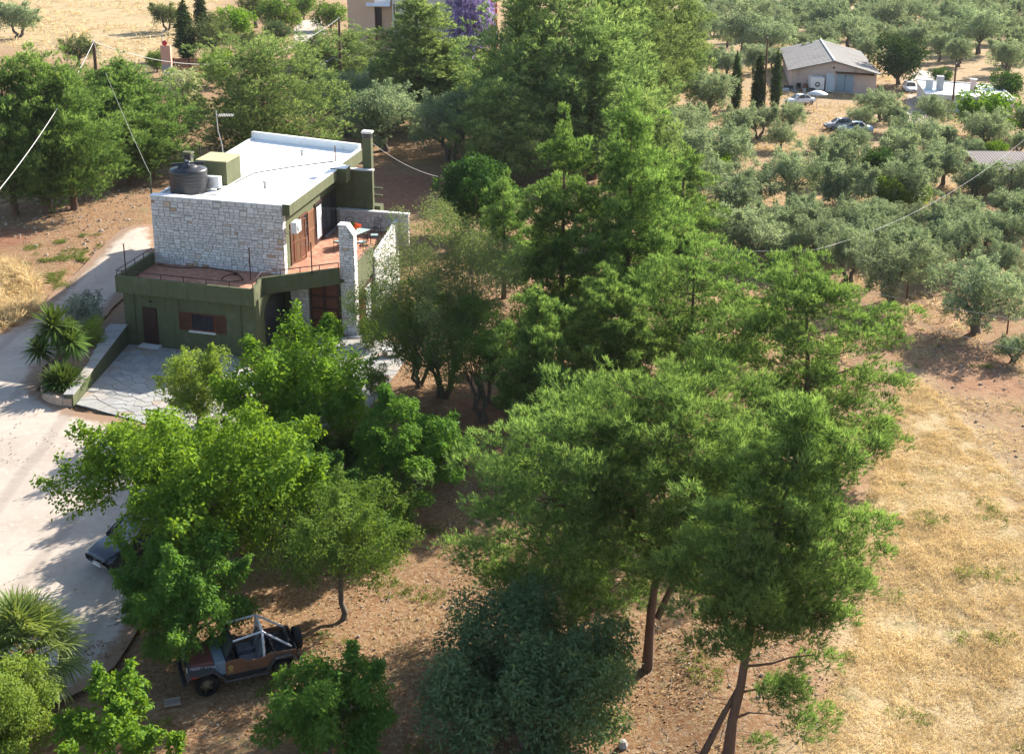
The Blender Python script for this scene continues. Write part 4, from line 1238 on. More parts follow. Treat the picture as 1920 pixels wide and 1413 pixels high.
# ------------------------------------------------------------------ broad-leaved trees in front of the house
def tree(name, label, px, py, ptop, wpx, leaf, seed, h0f=.25, bark='bark2', group=None, **kw):
    b, H, R = fit(px, py, ptop, wpx)
    R *= 1.08
    a = dict(ncl=46, nleaf=12000, L=.13, Wd=.085); a.update(kw)
    a['nleaf'] = int(a['nleaf'] * 1.4)
    return plant(name, label, kw.pop('cat', 'tree') if 'cat' in kw else 'tree', b, make_broad(seed, H, R, H * h0f, **{k: v for k, v in a.items() if k != 'cat'}), leaf, bark, (1, 1, 1), 0, group)
tree('mulberry_tree', 'big bright green mulberry tree spreading over the edge of the concrete drive', 380, 1090, 742, 405, 'mulberry', 41, .32, cut=True, ncl=84, nleaf=24000, L=.15, Wd=.10, q0=.19, shoots=110, rad=.17, spread=1.02, gap=.12, extra=[(-3.7, .8, 4.0, .6), (2.6, 0, 5.0, .9), (2.6, .4, 3.4, .9)])
tree('mulberry_tree', 'dense bright green tree right in front of the house doors', 560, 850, 615, 275, 'mulberry', 42, .15, ncl=64, nleaf=19000, L=.15, Wd=.10, q0=.23, shoots=70, rad=.15)
tree('ornamental_tree', 'small rounded yellow-green tree at the edge of the paved patio', 372, 800, 634, 140, 'yellowgreen', 43, .08, ncl=40, nleaf=9000, L=.12, Wd=.06, q0=.27, shoots=30, rad=.09)
tree('acacia_tree', 'drooping feathery green tree hanging over the front of the old off-road car', 352, 1228, 985, 245, 'feather', 44, .10, ncl=50, nleaf=17000, L=.15, Wd=.055, q0=.23, flat=.8, droop=.7, rad=.10, shoots=25)
tree('laurel_tree', 'small-leaved tree with slim grey trunk standing on shaded soil', 640, 1160, 878, 285, 'small', 45, .33, ncl=46, nleaf=16000, L=.11, Wd=.05, q0=.23, rad=.09, gap=.1, shoots=20)
tree('acacia_tree', 'feathery light green tree beside the paved path', 770, 965, 735, 215, 'feather', 46, .2, ncl=36, nleaf=11000, L=.17, Wd=.065, q0=.25, flat=.7, droop=.6, rad=.09, shoots=16, gap=.1)
tree('acacia_tree', 'young dark green feathery tree at the bottom edge right of the old off-road car', 615, 1425, 1210, 235, 'feather', 47, .12, ncl=34, nleaf=11000, L=.15, Wd=.06, q0=.25, flat=.75, droop=.5, rad=.06, gap=.12, shoots=14)
tree('mulberry_tree', 'light green sapling with loose shoots at the bottom left', 215, 1465, 1262, 235, 'mulberry', 48, .1, ncl=24, nleaf=5200, L=.13, Wd=.095, q0=.20, rad=.05, shoots=40, gap=.1, extra=[(1.6, .3, 1.3, .3)])
tree('lentisk_shrub', 'large dark blue-green round shrub in the shade at the bottom centre', 1000, 1395, 1108, 385, 'dark', 49, .02, ncl=90, nleaf=34000, L=.15, Wd=.06, q0=.20, rad=.16, nst=4, nl=30, cat='shrub')
tree('hedge_bush', 'dense rounded yellow-green bush cut by the left edge at the bottom', 0, 1450, 1172, 215, 'yellowgreen', 50, .02, ncl=80, nleaf=30000, L=.08, Wd=.045, q0=.24, rad=.08, up=.5, cat='bush')
tree('laurel_tree', 'tall grey-green twiggy tree with several trunks right of the house', 832, 745, 350, 290, 'grey', 51, .12, ncl=95, nleaf=42000, L=.10, Wd=.045, q0=.22, nst=5, rad=.20, spread=.95, nl=40, gap=.06)
tree('laurel_tree', 'dark small-leaved tree with bare twisted branches reaching over the side wall', 785, 725, 495, 230, 'small', 52, .18, ncl=60, nleaf=20000, L=.10, Wd=.05, q0=.23, nst=3, rad=.15, nl=34, gap=.12, extra=[(-2.6, 0, 3.9, .5), (-2.1, -.2, 4.9, .55)])
tree('laurel_tree', 'dark leafy tree with a cluster of thin stems below the twiggy tree', 905, 790, 545, 190, 'small', 53, .3, ncl=50, nleaf=16000, L=.10, Wd=.05, q0=.24, nst=6, rad=.16, nl=30)
tree('carob_tree', 'dark glossy round carob tree behind the twiggy tree', 893, 445, 285, 150, 'carob', 54, .06, ncl=50, nleaf=9000, L=.26, Wd=.13, q0=.24, nst=2, rad=.2)
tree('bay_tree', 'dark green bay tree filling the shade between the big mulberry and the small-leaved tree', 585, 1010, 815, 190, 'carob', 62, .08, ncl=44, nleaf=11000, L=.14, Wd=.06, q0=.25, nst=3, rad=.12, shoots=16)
tree('mulberry_tree', 'bright green tree joining the big mulberry to the one before the house', 470, 960, 765, 190, 'mulberry', 63, .15, ncl=44, nleaf=10000, L=.15, Wd=.10, q0=.25, shoots=24, rad=.11)
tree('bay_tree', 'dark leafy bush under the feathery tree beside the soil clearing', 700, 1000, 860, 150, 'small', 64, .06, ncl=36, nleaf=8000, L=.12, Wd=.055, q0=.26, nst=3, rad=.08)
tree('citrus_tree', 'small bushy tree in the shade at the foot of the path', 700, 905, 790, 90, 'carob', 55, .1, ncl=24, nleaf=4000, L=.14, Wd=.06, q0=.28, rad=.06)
tree('garden_shrub', 'low grey shrub beside the stone pier', 700, 650, 585, 70, 'small', 56, .05, ncl=18, nleaf=3000, L=.10, Wd=.05, q0=.3, rad=.04, cat='shrub')
tree('garden_shrub', 'loose twiggy shrub beside the pale path', 705, 745, 680, 60, 'small', 57, .1, ncl=16, nleaf=2200, L=.10, Wd=.05, q0=.3, rad=.03, nst=3, cat='shrub')
tree('garden_shrub', 'silvery leaved bush growing in the planter beside the driveway', 160, 640, 535, 95, 'silver', 58, .1, ncl=22, nleaf=1900, L=.20, Wd=.075, q0=.26, rad=.04, nst=4, shoots=24, cat='bush')
tree('garden_shrub', 'yellowish fine-leaved bush against the white coping of the retaining wall', 172, 668, 585, 85, 'yellowgreen', 59, .05, ncl=26, nleaf=4200, L=.12, Wd=.03, q0=.27, rad=.04, nst=3, cat='bush')
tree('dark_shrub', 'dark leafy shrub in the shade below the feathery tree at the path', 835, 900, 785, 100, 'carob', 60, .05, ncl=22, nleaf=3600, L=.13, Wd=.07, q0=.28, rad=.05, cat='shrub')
tree('garden_shrub', 'pale twiggy bush at the foot of the tall slim pine', 1120, 690, 590, 90, 'grey', 61, .05, ncl=22, nleaf=3200, L=.11, Wd=.05, q0=.28, rad=.06, nst=4, cat='bush')

# ------------------------------------------------------------------ olive grove
OV = []
for k in range(6):
    r = np.random.default_rng(70 + k)
    OV.append(make_broad(70 + k, 4.2, 2.3 + .3 * (k % 3 - 1), 1.0, 34 + 3 * k, 4600, .30, .085, q0=.27, flat=.85, nst=1 + (k % 3 == 0), rad=.22, nl=12, up=.45, inner=.55, spread=1.0, shoots=18, out=.9))
OVN = [make_broad(80 + k, 4.4, 2.5, 1.1, 44, 8500, .21, .062, q0=.25, flat=.85, nst=1 + k, rad=.24, nl=18, up=.45, spread=1.0, shoots=24, out=.9) for k in range(2)]
DV = [make_broad(90 + k, 4.5, 2.6, .5, 40, 4200, .28, .15, q0=.26, rad=.18, nl=10) for k in range(2)]
OMM = {}
def olive(cx, cy, r_, label, group, leaf='olive', near=False, name='olive_tree', cat='olive tree', squash=.8):
    """from the middle of the crown and its half width in the picture"""
    pool = OVN if near else (DV if leaf not in ('olive', 'grey') else OV)
    k = int(RNG.integers(len(pool)))
    b = G(cx, cy + r_ * .95)
    d = depth_of(b)
    R = (1.30 if near else ({'olives around the slim cypresses': 1.1, 'olives round the shed yard': 1.05, None: 1.12}.get(group, 1.30))) * r_ / F_PX * d
    tm_, cm_ = pool[k]
    key = (near, leaf, k, name in ('bush',))
    if key not in OMM: OMM[key] = (tm_, cm_.copy())
    s = R / 2.45
    b.z -= .05
    return plant(name, label, cat, b, OMM[key], leaf, 'bark2', (s * RNG.uniform(.92, 1.08), s * RNG.uniform(.92, 1.08), s * squash / .8 * RNG.uniform(.88, 1.06)), RNG.random() * 6.28, group)
Zc = lambda L_, ox, oy: [(ox + x / 3, oy + y / 3, q / 3) for x, y, q in L_]
A_FAR = Zc([(90, 90, 60), (190, 90, 50), (60, 190, 90), (330, 60, 60), (400, 110, 80), (470, 40, 50), (330, 200, 110), (470, 220, 110), (560, 160, 70), (690, 60, 55), (560, 60, 50), (800, 120, 90), (760, 190, 80),
            (930, 190, 80), (1000, 130, 60), (1040, 30, 60), (1160, 120, 90), (1250, 80, 80), (1180, 30, 50), (1310, 60, 60), (1390, 20, 40), (250, 20, 50), (150, 20, 45), (640, 10, 50), (860, 30, 55)], 1280, 0)
A_FAR2 = Zc([(1360, 190, 70), (1430, 120, 60), (1530, 110, 80), (1620, 50, 60), (1660, 200, 110), (1780, 170, 80), (1880, 60, 50), (1880, 170, 60), (1820, 330, 100), (1440, 280, 70), (1560, 290, 60), (1730, 20, 55), (1500, 30, 50), (1900, 250, 70), (1300, 240, 70)], 1280, 0)
A_ROW = Zc([(150, 510, 105), (50, 650, 105), (290, 790, 105), (430, 680, 105), (550, 770, 80), (120, 330, 90), (250, 350, 90), (400, 330, 90), (510, 330, 70), (30, 440, 70)], 1280, 0)
A_YARD = Zc([(600, 660, 95), (1100, 580, 110), (1180, 650, 105), (1400, 620, 110), (1300, 740, 130), (1460, 760, 95), (1400, 840, 80), (1000, 650, 80)], 1280, 0)
A_HOUSE = Zc([(1700, 760, 100), (1890, 800, 60), (1460, 950, 105), (1640, 1020, 105), (1830, 1160, 90), (1840, 1310, 100), (1560, 1220, 100), (1480, 1290, 100), (1620, 850, 60)], 1280, 0)
A_MID = Zc([(780, 860, 85), (950, 820, 95), (1230, 830, 80), (930, 1050, 95), (650, 1200, 95), (780, 1270, 125), (1000, 1220, 80), (1130, 1210, 80), (1330, 1230, 75), (1000, 1340, 110), (1200, 1370, 105), (1340, 1330, 90)], 1280, 0)
A_LOW = Zc([(280, 1130, 140), (300, 1320, 145), (520, 1280, 105), (560, 1370, 100), (150, 1250, 90), (180, 1000, 90), (60, 1050, 90)], 1280, 0)
A_EDGE = Zc([(930, 200, 135), (750, 120, 130), (400, 100, 150), (1560, 120, 140), (1800, 230, 105), (1400, 235, 100), (1500, 30, 100), (700, 20, 100), (950, 40, 115), (1150, 60, 100), (1300, 130, 90), (1700, 40, 90), (560, 160, 100)], 1280, 420)
ORD = ['first', 'second', 'third', 'fourth', 'fifth', 'sixth', 'seventh', 'eighth']
for L_, label, group in ((A_FAR, 'small olive beyond the long grey-roofed shed', 'olives beyond the shed'), (A_FAR2, 'olive in the far right corner', 'olives in the far right corner'),
                         (A_ROW, 'olive around the slim cypresses', 'olives around the slim cypresses'), (A_YARD, 'olive round the shed yard', 'olives round the shed yard'),
                         (A_HOUSE, 'olive below the white flat-roofed building', 'olives at the right edge'), (A_MID, 'rounded olive in mid grove', 'olives in the middle of the grove'),
                         (A_LOW, 'olive next to the pines', 'olives next to the pines'), (A_EDGE, 'dense olive near the field edge', 'olives in the front rows')):
    nr = max(1, round(len(L_) / 5))
    srt = sorted(L_, key=lambda q: q[1])
    for i_ in range(nr):
        row = sorted(srt[i_ * len(L_) // nr:(i_ + 1) * len(L_) // nr])
        rn = ['front', 'back'][i_ == 0] if nr == 2 or i_ in (0, nr - 1) else ['second', 'third', 'fourth'][i_ - 1]
        for j_, q in enumerate(row):
            olive(*q, label + ', ' + ORD[j_] + ' from left in its ' + rn + ' row', group, near=L_ is A_EDGE)
# between those: the rest of the close-set grove
FILL_OUT = [poly_px(q) for q in ([(1285, 110), (1490, 110), (1490, 275), (1285, 250)], [(1490, 200), (1660, 215), (1680, 305), (1500, 300)], [(1660, 215), (1800, 225), (1800, 270), (1670, 270)], [(1470, 205), (1470, 150), (1680, 120), (1760, 130), (1780, 215), (1660, 225), (1640, 262), (1540, 262)], [(1690, 130), (1930, 130), (1930, 250), (1740, 235)], [(1800, 270), (1930, 270), (1930, 380), (1800, 370)], [(1440, 395), (1440, 290), (1520, 290), (1540, 395)])]
FILL_IN = poly_px([(1230, 200), (1290, 20), (1960, 8), (1960, 560), (1640, 560), (1420, 470), (1300, 400)])
have = [(o.location.x, o.location.y) for o in COL.objects if o.name.startswith(('olive_tree', 'pine_tree')) and o.parent is None]
rf_ = np.random.default_rng(77)
fill = []
for _ in range(6000):
    px = rf_.uniform(1230, 1950); py = 10 + 550 * rf_.random() ** 1.5
    g_ = G(px, py); xy = np.array([g_.x]), np.array([g_.y])
    if sdist(FILL_IN, *xy)[0] > 0 or any(sdist(q, *xy)[0] < 1.5 for q in FILL_OUT): continue
    if min((g_.x - a) ** 2 + (g_.y - b_) ** 2 for a, b_ in have) < (4.5 if g_.y < 130 else 5.7) ** 2: continue
    have.append((g_.x, g_.y)); fill.append((px, py))
    if len(fill) >= 136: break
fill.sort(key=lambda q: q[1])
for i_ in range(0, len(fill), 8):
    row = sorted(fill[i_:i_ + 8])
    rn = i_ // 8
    for j_, (px, py) in enumerate(row):
        g_ = G(px, py); r_ = rf_.uniform(1.9, 2.6) / depth_of(g_) * F_PX
        olive(px, py - r_ * .8, r_ / 1.25, 'infill olive of the grove, ' + ORD[j_] + ' from left in band ' + ['one', 'two', 'three', 'four', 'five', 'six', 'seven', 'eight', 'nine', 'ten', 'eleven', 'twelve', 'thirteen', 'fourteen', 'fifteen', 'sixteen', 'seventeen'][rn] + ' from the top', 'olives filling the grove', near=g_.y < 85)
olive(1480, 337, 50, 'olive with thick leaning trunk standing alone on bare soil', None, near=True)
olive(1673, 510, 63, 'olive at the field edge shading red soil, left of the rightmost one', None, near=True)
olive(1830, 560, 67, 'big olive with visible trunk at the field corner by the wires', None, near=True)
olive(1915, 540, 30, 'olive cut by the right edge above the fence line', None, near=True)
olive(1900, 650, 30, 'olive bush at the right edge below the fence wires', None, near=True, squash=.6)
olive(35, 35, 38, 'olive standing alone in golden grass at the top left corner', None)
olive(313, 30, 30, 'thin grey olive with bare crooked trunk beside the cypress', None, 'grey')
for x, y, r_, lb in ((400, 72, 42, 'silvery round bush right of the taller cypress'), (150, 95, 30, 'grey-green bush on the golden slope behind the left pines')):
    olive(x, y, r_, lb, None, 'grey', name='bush', cat='bush')
for x, y, r_, lb in ((650, 205, 55, 'dark olive behind the chimney, leftmost of the shaded row'), (722, 228, 58, 'dark olive in the middle of the shaded row behind the chimney'), (845, 245, 60, 'round olive with short trunk at the end of the shaded row'), (890, 190, 45, 'pale olive above the shaded row'), (790, 190, 45, 'olive tucked under the pointed pine')):
    olive(x, y, r_, lb, 'olives behind the chimney', near=True)
for x, y, r_, leaf, nm, cat, lb in ((1640, 307, 34, 'carob', 'fig_tree', 'tree', 'dark round-leaved tree among the olives'), (1662, 363, 36, 'yellowgreen', 'fig_tree', 'tree', 'yellow-green fig tree in the middle of the grove'), (1708, 366, 30, 'vine', 'fig_tree', 'tree', 'green leafy tree right of the yellow-green fig'),
                                (1345, 312, 30, 'vine', 'citrus_tree', 'tree', 'bright green citrus beside the pines at the left edge of the grove'), (1684, 112, 50, 'cypress', 'shade_tree', 'tree', 'big dark tree against the right end of the long shed'), (1763, 145, 22, 'carob', 'carob_tree', 'tree', 'small dark round tree by the white pickup'),
                                (1885, 165, 34, 'carob', 'vine_arbour', 'vine', 'dark green vine arbour behind the white flat roof'), (1840, 212, 52, 'vine', 'vine_bush', 'vine', 'bright green vine in front of the white flat-roofed building'), (1925, 230, 25, 'vine', 'vine_bush', 'vine', 'bright green vine cut by the right edge'),
                                (1865, 283, 22, 'vine', 'bush', 'bush', 'green bush behind the brown corrugated roof'), (1858, 317, 22, 'vine', 'bush', 'bush', 'leafy bush growing over the brown corrugated roof'), (1905, 345, 22, 'carob', 'bush', 'bush', 'dark bush under the corner of the brown corrugated roof'),
                                (440, 45, 34, 'vine', 'garden_tree', 'tree', 'bright green round tree right of the silvery bush at the top'), (525, 30, 36, 'small', 'garden_tree', 'tree', 'green tree left of the neighbour drive at the top'), (520, 62, 22, 'dark', 'juniper', 'shrub', 'blue-green spreading juniper beside the neighbour drive'),
                                (570, 14, 25, 'small', 'garden_tree', 'tree', 'green tree over the start of the neighbour drive'), (410, 130, 34, 'vine', 'vine_bush', 'vine', 'vivid green creeper behind the red fence'), (345, 165, 36, 'whiteflower', 'flowering_shrub', 'shrub', 'white flowering shrub below the red fence'),
                                (360, 210, 38, 'grey', 'thorn_bush', 'bush', 'brown twiggy bush between the left pines and the round pine'), (295, 115, 22, 'small', 'bush', 'bush', 'olive-green bush left of the pink gate pillar'), (580, 105, 26, 'yellowgreen', 'garden_shrub', 'shrub', 'orange-flecked garden shrub beside the neighbour drive'),
                                (700, 75, 28, 'vine', 'garden_tree', 'tree', 'vivid yellow-green tree below the awning'), (852, 112, 30, 'vine', 'garden_tree', 'tree', 'fresh green tree in front of the purple tree'), (915, 120, 28, 'yellowgreen', 'garden_tree', 'tree', 'yellow-green tree right of the fresh green one'), (870, 145, 20, 'carob', 'bush', 'bush', 'dark bush under the fresh green tree'),
                                (1330, 180, 44, 'olive', 'olive_tree', 'olive tree', 'grey olive left of the slim cypresses'), (480, 20, 34, 'grey', 'bush', 'bush', 'grey bush above the bright green round tree'), (460, 80, 26, 'grey', 'bush', 'bush', 'grey shrub between the silvery bush and the drive'), (620, 30, 30, 'small', 'garden_tree', 'tree', 'garden tree between the drive and the cream house')):
    olive(x, y, r_, lb, None, leaf, name=nm, cat=cat)
q = olive(884, 92, 50, 'jacaranda tree covered in violet blossom beside the cream house', None, 'jacaranda', name='jacaranda_tree', cat='tree', squash=1.35)

# cypresses
def make_cypress(seed, H, R, n_):
    r = np.random.default_rng(seed)
    C, Rr = [], []
    for i in range(26):
        u = i / 25
        pr = R * min(1, .55 + u * 2) * (1 - u ** 2.2) + .05
        C.append((r.normal() * .08 * R, r.normal() * .08 * R, .25 + u * (H - .4))); Rr.append((pr, pr, H / 26 * 1.3))
    mb = MB(); mb.tube([(0, 0, -.3), (0, 0, H * .6)], [R * .22, .03], 6)
    return mb.mesh('trunk'), mesh_of('crown', [leaf_cloud(r, C, Rr, n_, .26, .10, -.8, .1, .6, out=.3)])
CYP = [make_cypress(101, 8, .62, 5200), make_cypress(102, 8, .75, 5200)]
for x, y, yt, wd, lb in ((1307, 165, 100, 12, 'thin small cypress, leftmost of the slim row in the grove'), (1378, 205, 92, 20, 'slim straight cypress second from the left in the grove row'), (1420, 205, 96, 28, 'loose wider cypress in the grove row'), (1453, 205, 90, 19, 'slim cypress right of the wooden pole in the grove'),
                        (350, 112, -6, 36, 'tall dark cypress beside the silvery bush at the top left'), (378, 60, -30, 26, 'shorter dark cypress behind the silvery bush')):
    b, H, R = fit(x, y, yt, wd)
    k = int(RNG.integers(2))
    plant("cypress_tree", lb, "cypress", b, CYP[k], 'cypress', 'bark2', (R / .68, R / .68, H / 8), RNG.random() * 6)

# ================================================================== VEHICLES
def wheel(par, x, y, r, wd, side, rimc, nm='wheel', spokes=5):
    o = MB().lathe([(r * .62, -wd / 2), (r * .92, -wd / 2), (r, -wd * .34), (r, wd * .34), (r * .92, wd / 2), (r * .62, wd / 2)], (0, 0, 0), 22, 'y').build(nm, M['black'], par)
    o.location = (x, y, r)
    rm = MB().lathe([(r * .63, -wd * .42), (r * .60, wd * .1 * side), (r * .30, wd * .30 * side), (r * .14, wd * .46 * side), (0, wd * .47 * side)], (0, 0, 0), 18, 'y')
    rim = rm.build('rim', rimc, o)
    sp = MB()
    for k in range(spokes):
        a = 6.283 * k / spokes
        c, s_ = math.cos(a), math.sin(a)
        sp.tube([(c * r * .16, wd * .40 * side, s_ * r * .16), (c * r * .58, wd * .36 * side, s_ * r * .58)], r * .06, 4)
    sp.build('spokes', rimc, o)
    return o

def loft(secs):
    """secs: list of (x, [(y, z) ...]) half profiles from bottom to top; mirrored"""
    mb = MB(); vs = []; fs = []
    n = len(secs[0][1])
    for x, pr in secs:
        ring = [(x, -y, z) for y, z in pr] + [(x, y, z) for y, z in pr[::-1]]
        vs += ring
    m = 2 * n
    for i in range(len(secs) - 1):
        for k in range(m):
            fs.append((i * m + k, i * m + (k + 1) % m, (i + 1) * m + (k + 1) % m, (i + 1) * m + k))
    fs.append(tuple(range(m))); fs.append(tuple(range((len(secs) - 1) * m + m - 1, (len(secs) - 1) * m - 1, -1)))
    mb.add([Vector(v) for v in vs], fs, True)
    return mb

def car(label, loc, rz, paint, name='car', kind='hatch', group=None):
    c = thing(name, label, 'car', loc, rz, group)
    L2 = 2.1
    body = loft([(-L2, [(.55, .35), (.72, .38), (.76, .62), (.70, .82), (.55, .86)]), (-L2 + .35, [(.6, .26), (.84, .32), (.88, .62), (.82, .92), (.66, .97)]),
                 (-.7, [(.62, .24), (.87, .3), (.90, .62), (.85, .95), (.7, .98)]), (.75, [(.62, .24), (.87, .3), (.90, .62), (.84, .93), (.68, .97)]),
                 (L2 - .55, [(.6, .25), (.85, .3), (.88, .6), (.80, .84), (.62, .88)]), (L2 - .08, [(.55, .28), (.74, .34), (.78, .55), (.70, .70), (.5, .74)]), (L2, [(.5, .36), (.64, .4), (.68, .54), (.6, .62), (.42, .64)])])
    body.build('body', paint, c, False)
    cab = loft([(-1.75 if kind == 'hatch' else -1.35, [(.62, .9), (.70, .94), (.72, .99), (.66, 1.02), (.5, 1.03)]), (-1.35 if kind == 'hatch' else -.85, [(.66, .9), (.74, .96), (.66, 1.28), (.58, 1.40), (.4, 1.43)]),
                (.05, [(.66, .9), (.76, .96), (.68, 1.30), (.59, 1.45), (.4, 1.48)]), (.42, [(.66, .9), (.76, .96), (.68, 1.26), (.58, 1.40), (.4, 1.43)]), (1.12, [(.62, .88), (.74, .92), (.7, .95), (.6, .97), (.45, .97)])])
    cab.build('windows', M['glass'], c)
    rf = loft([(-1.3 if kind == 'hatch' else -.8, [(.30, 1.405), (.57, 1.40), (.56, 1.425), (.4, 1.45), (.2, 1.455)]), (.05, [(.3, 1.45), (.59, 1.45), (.58, 1.475), (.4, 1.50), (.2, 1.505)]), (.40, [(.3, 1.42), (.58, 1.405), (.57, 1.43), (.4, 1.45), (.2, 1.455)])])
    rf.build('roof', paint, c)
    m_ = MB()
    for s_ in (-1, 1):
        for (x0, z0), (x1, z1) in (((1.12, .95), (.42, 1.42)), ((-.35, .96), (-.35, 1.44)), ((-1.7 if kind == 'hatch' else -1.3, .97), (-1.3 if kind == 'hatch' else -.8, 1.40))):
            m_.tube([(x0, s_ * .74, z0), (x1, s_ * .62, z1)], .035, 5)
    m_.build('window_pillars', paint, c)
    for s_ in (-1, 1):
        for x in (-1.3, 1.28): wheel(c, x, s_ * .80, .31, .2, s_, M['metal'])
        MB().box(1.92, 2.02, s_ * .62 - .12, s_ * .62 + .12, .56, .66).build('headlight', M['acwhite'], c, False, .02)
        MB().box(-2.08, -1.98, s_ * .62 - .1, s_ * .62 + .1, .62, .8).build('tail_light', mat('tail_light', (.25, .01, .01), .3), c, False, .02)
        MB().box(.72, .86, s_ * .92 - .09, s_ * .92 + .09, .93, 1.05).build('mirror', paint, c, False, .02)
    MB().box(2.0, 2.06, -.3, .3, .50, .60).build('grille', M['black'], c)
    MB().tube([(1.84, -.72, .42), (2.03, -.5, .42), (2.10, 0, .42), (2.03, .5, .42), (1.84, .72, .42)], .035, 6).build('chrome_strip', M['metal'], c)
    MB().box(2.07, 2.10, -.24, .24, .30, .38).build('number_plate', M['acwhite'], c)
    return c

black_paint = mat('black_car_paint', (.012, .013, .020), .22, .1, 3, spec=.6, coat=.6)
white_paint = mat('white_car_paint', (.72, .72, .72), .3, .04, 3, coat=.5)
b = G(205, 1068)
car('black car parked nose out under the big mulberry at the drive edge', (b.x + .95, b.y + 1.35, b.z + .05), math.radians(232), black_paint)
b = G(1705, 172); car('white car parked on the pale track right of the long shed', b, math.radians(262), white_paint).scale = (.85, .85, .85)
b = G(1748, 172); car('dark car with white bonnet half hidden by the roof clutter of the white building', (b.x, b.y, b.z), math.radians(250), black_paint).scale = (.85, .85, .85)
b = G(1577, 243); car('old dusty car body dumped beside the grove, left one of two', b, math.radians(185), mat('dusty_car_paint', (.34, .33, .33), .6, .3, 2), kind='sedan', group='wrecked cars by the grove').scale = (.85, .85, .85)
b = G(1603, 250); car('pale blue wrecked car dumped at the grove, right one of two', b, math.radians(170), mat('pale_blue_paint', (.42, .50, .54), .5, .2, 2), kind='sedan', group='wrecked cars by the grove').scale = (.85, .85, .85)
b = G(1500, 196); car('white and blue car standing among junk before the long shed', b, math.radians(200), white_paint, kind='sedan').scale = (.85, .85, .85)

# the old open off-road car
JB = mat('faded_brown_paint', (.190, .088, .048), .5, .25, 2.5, stain=((.10, .055, .035), 2, .55), spec=.4)
JH = mat('faded_red_brown_bonnet', (.155, .050, .042), .45, .35, 2, stain=((.22, .14, .12), 1.6, .58), spec=.4)
JG = mat('dull_grey_trim', (.062, .058, .058), .55, .15, 5)
JW = mat('chalky_white_tube', (.58, .57, .58), .5, .1, 5)
JS = mat('worn_grey_seat', (.13, .135, .15), .85, .3, 5)
JI = mat('dark_cabin', (.022, .022, .026), .8, .3, 5)
ang = math.radians(22)
fx, fy = -math.cos(ang), -math.sin(ang)          # nose direction
px_, py_ = -fy, fx                                # left of the nose
# near front wheel stands at the traced spot; the origin is between the axles
fw = PZ(388, 1283, .36)
left = Vector((math.sin(ang), -math.cos(ang), 0)) # towards the camera
nose = Vector((fx, fy, 0))
org = fw - left * .68 - nose * 1.19
jz = float(ground_z(org.x, org.y)) + .01
rzj = math.atan2(fy, fx)
J = thing('off_road_car', 'old brown open topped off-road car with white roll cage parked under the trees', 'car', (org.x, org.y, jz), rzj)
# local: x to the nose, y to the left side (the camera sees that side)
def jb(name, m, *boxes, par=None, bevel=.02):
    mb = MB()
    for q in boxes: mb.box(*q)
    return mb.build(name, m, par or J, False, bevel)
jb('chassis', JI, (-1.75, 1.6, -.42, .42, .40, .56))
def side_panel(s_):
    mb = MB()
    y0, y1 = (.70, .76) if s_ > 0 else (-.76, -.70)
    pr = [(-1.62, .98), (-1.62, .62), (-1.58, .56), (-1.42, .84), (-.96, .84), (-.78, .56), (.60, .56), (.60, .98), (.50, 1.04), (.06, 1.04), (-.06, .92), (-.62, .92), (-.74, 1.02)]
    n = len(pr)
    vs = [(x, y0, z) for x, z in pr] + [(x, y1, z) for x, z in pr]
    mb.add(vs, [tuple(range(n)), tuple(range(2 * n - 1, n - 1, -1))] + [(i, i + n, (i + 1) % n + n, (i + 1) % n) for i in range(n)])
    return mb.build('side_panel', JB, J, False, .012)
for s_ in (-1, 1): side_panel(s_)
jb('floor', JI, (-1.6, .62, -.7, .7, .54, .58))
jb('tailgate', JI, (-1.66, -1.60, -.7, .7, .56, 1.0))
for s_ in (-1, 1): jb('wheel_box', JI, (-1.58, -.8, s_ * .70 - (.28 if s_ > 0 else 0), s_ * .70 + (0 if s_ > 0 else .28), .58, .88))
jb('rear_bench', JI, (-1.45, -.95, -.45, .45, .6, .86), (-1.52, -1.42, -.45, .45, .8, 1.12))
jb('dashboard', JI, (.42, .58, -.70, .70, .82, 1.04))
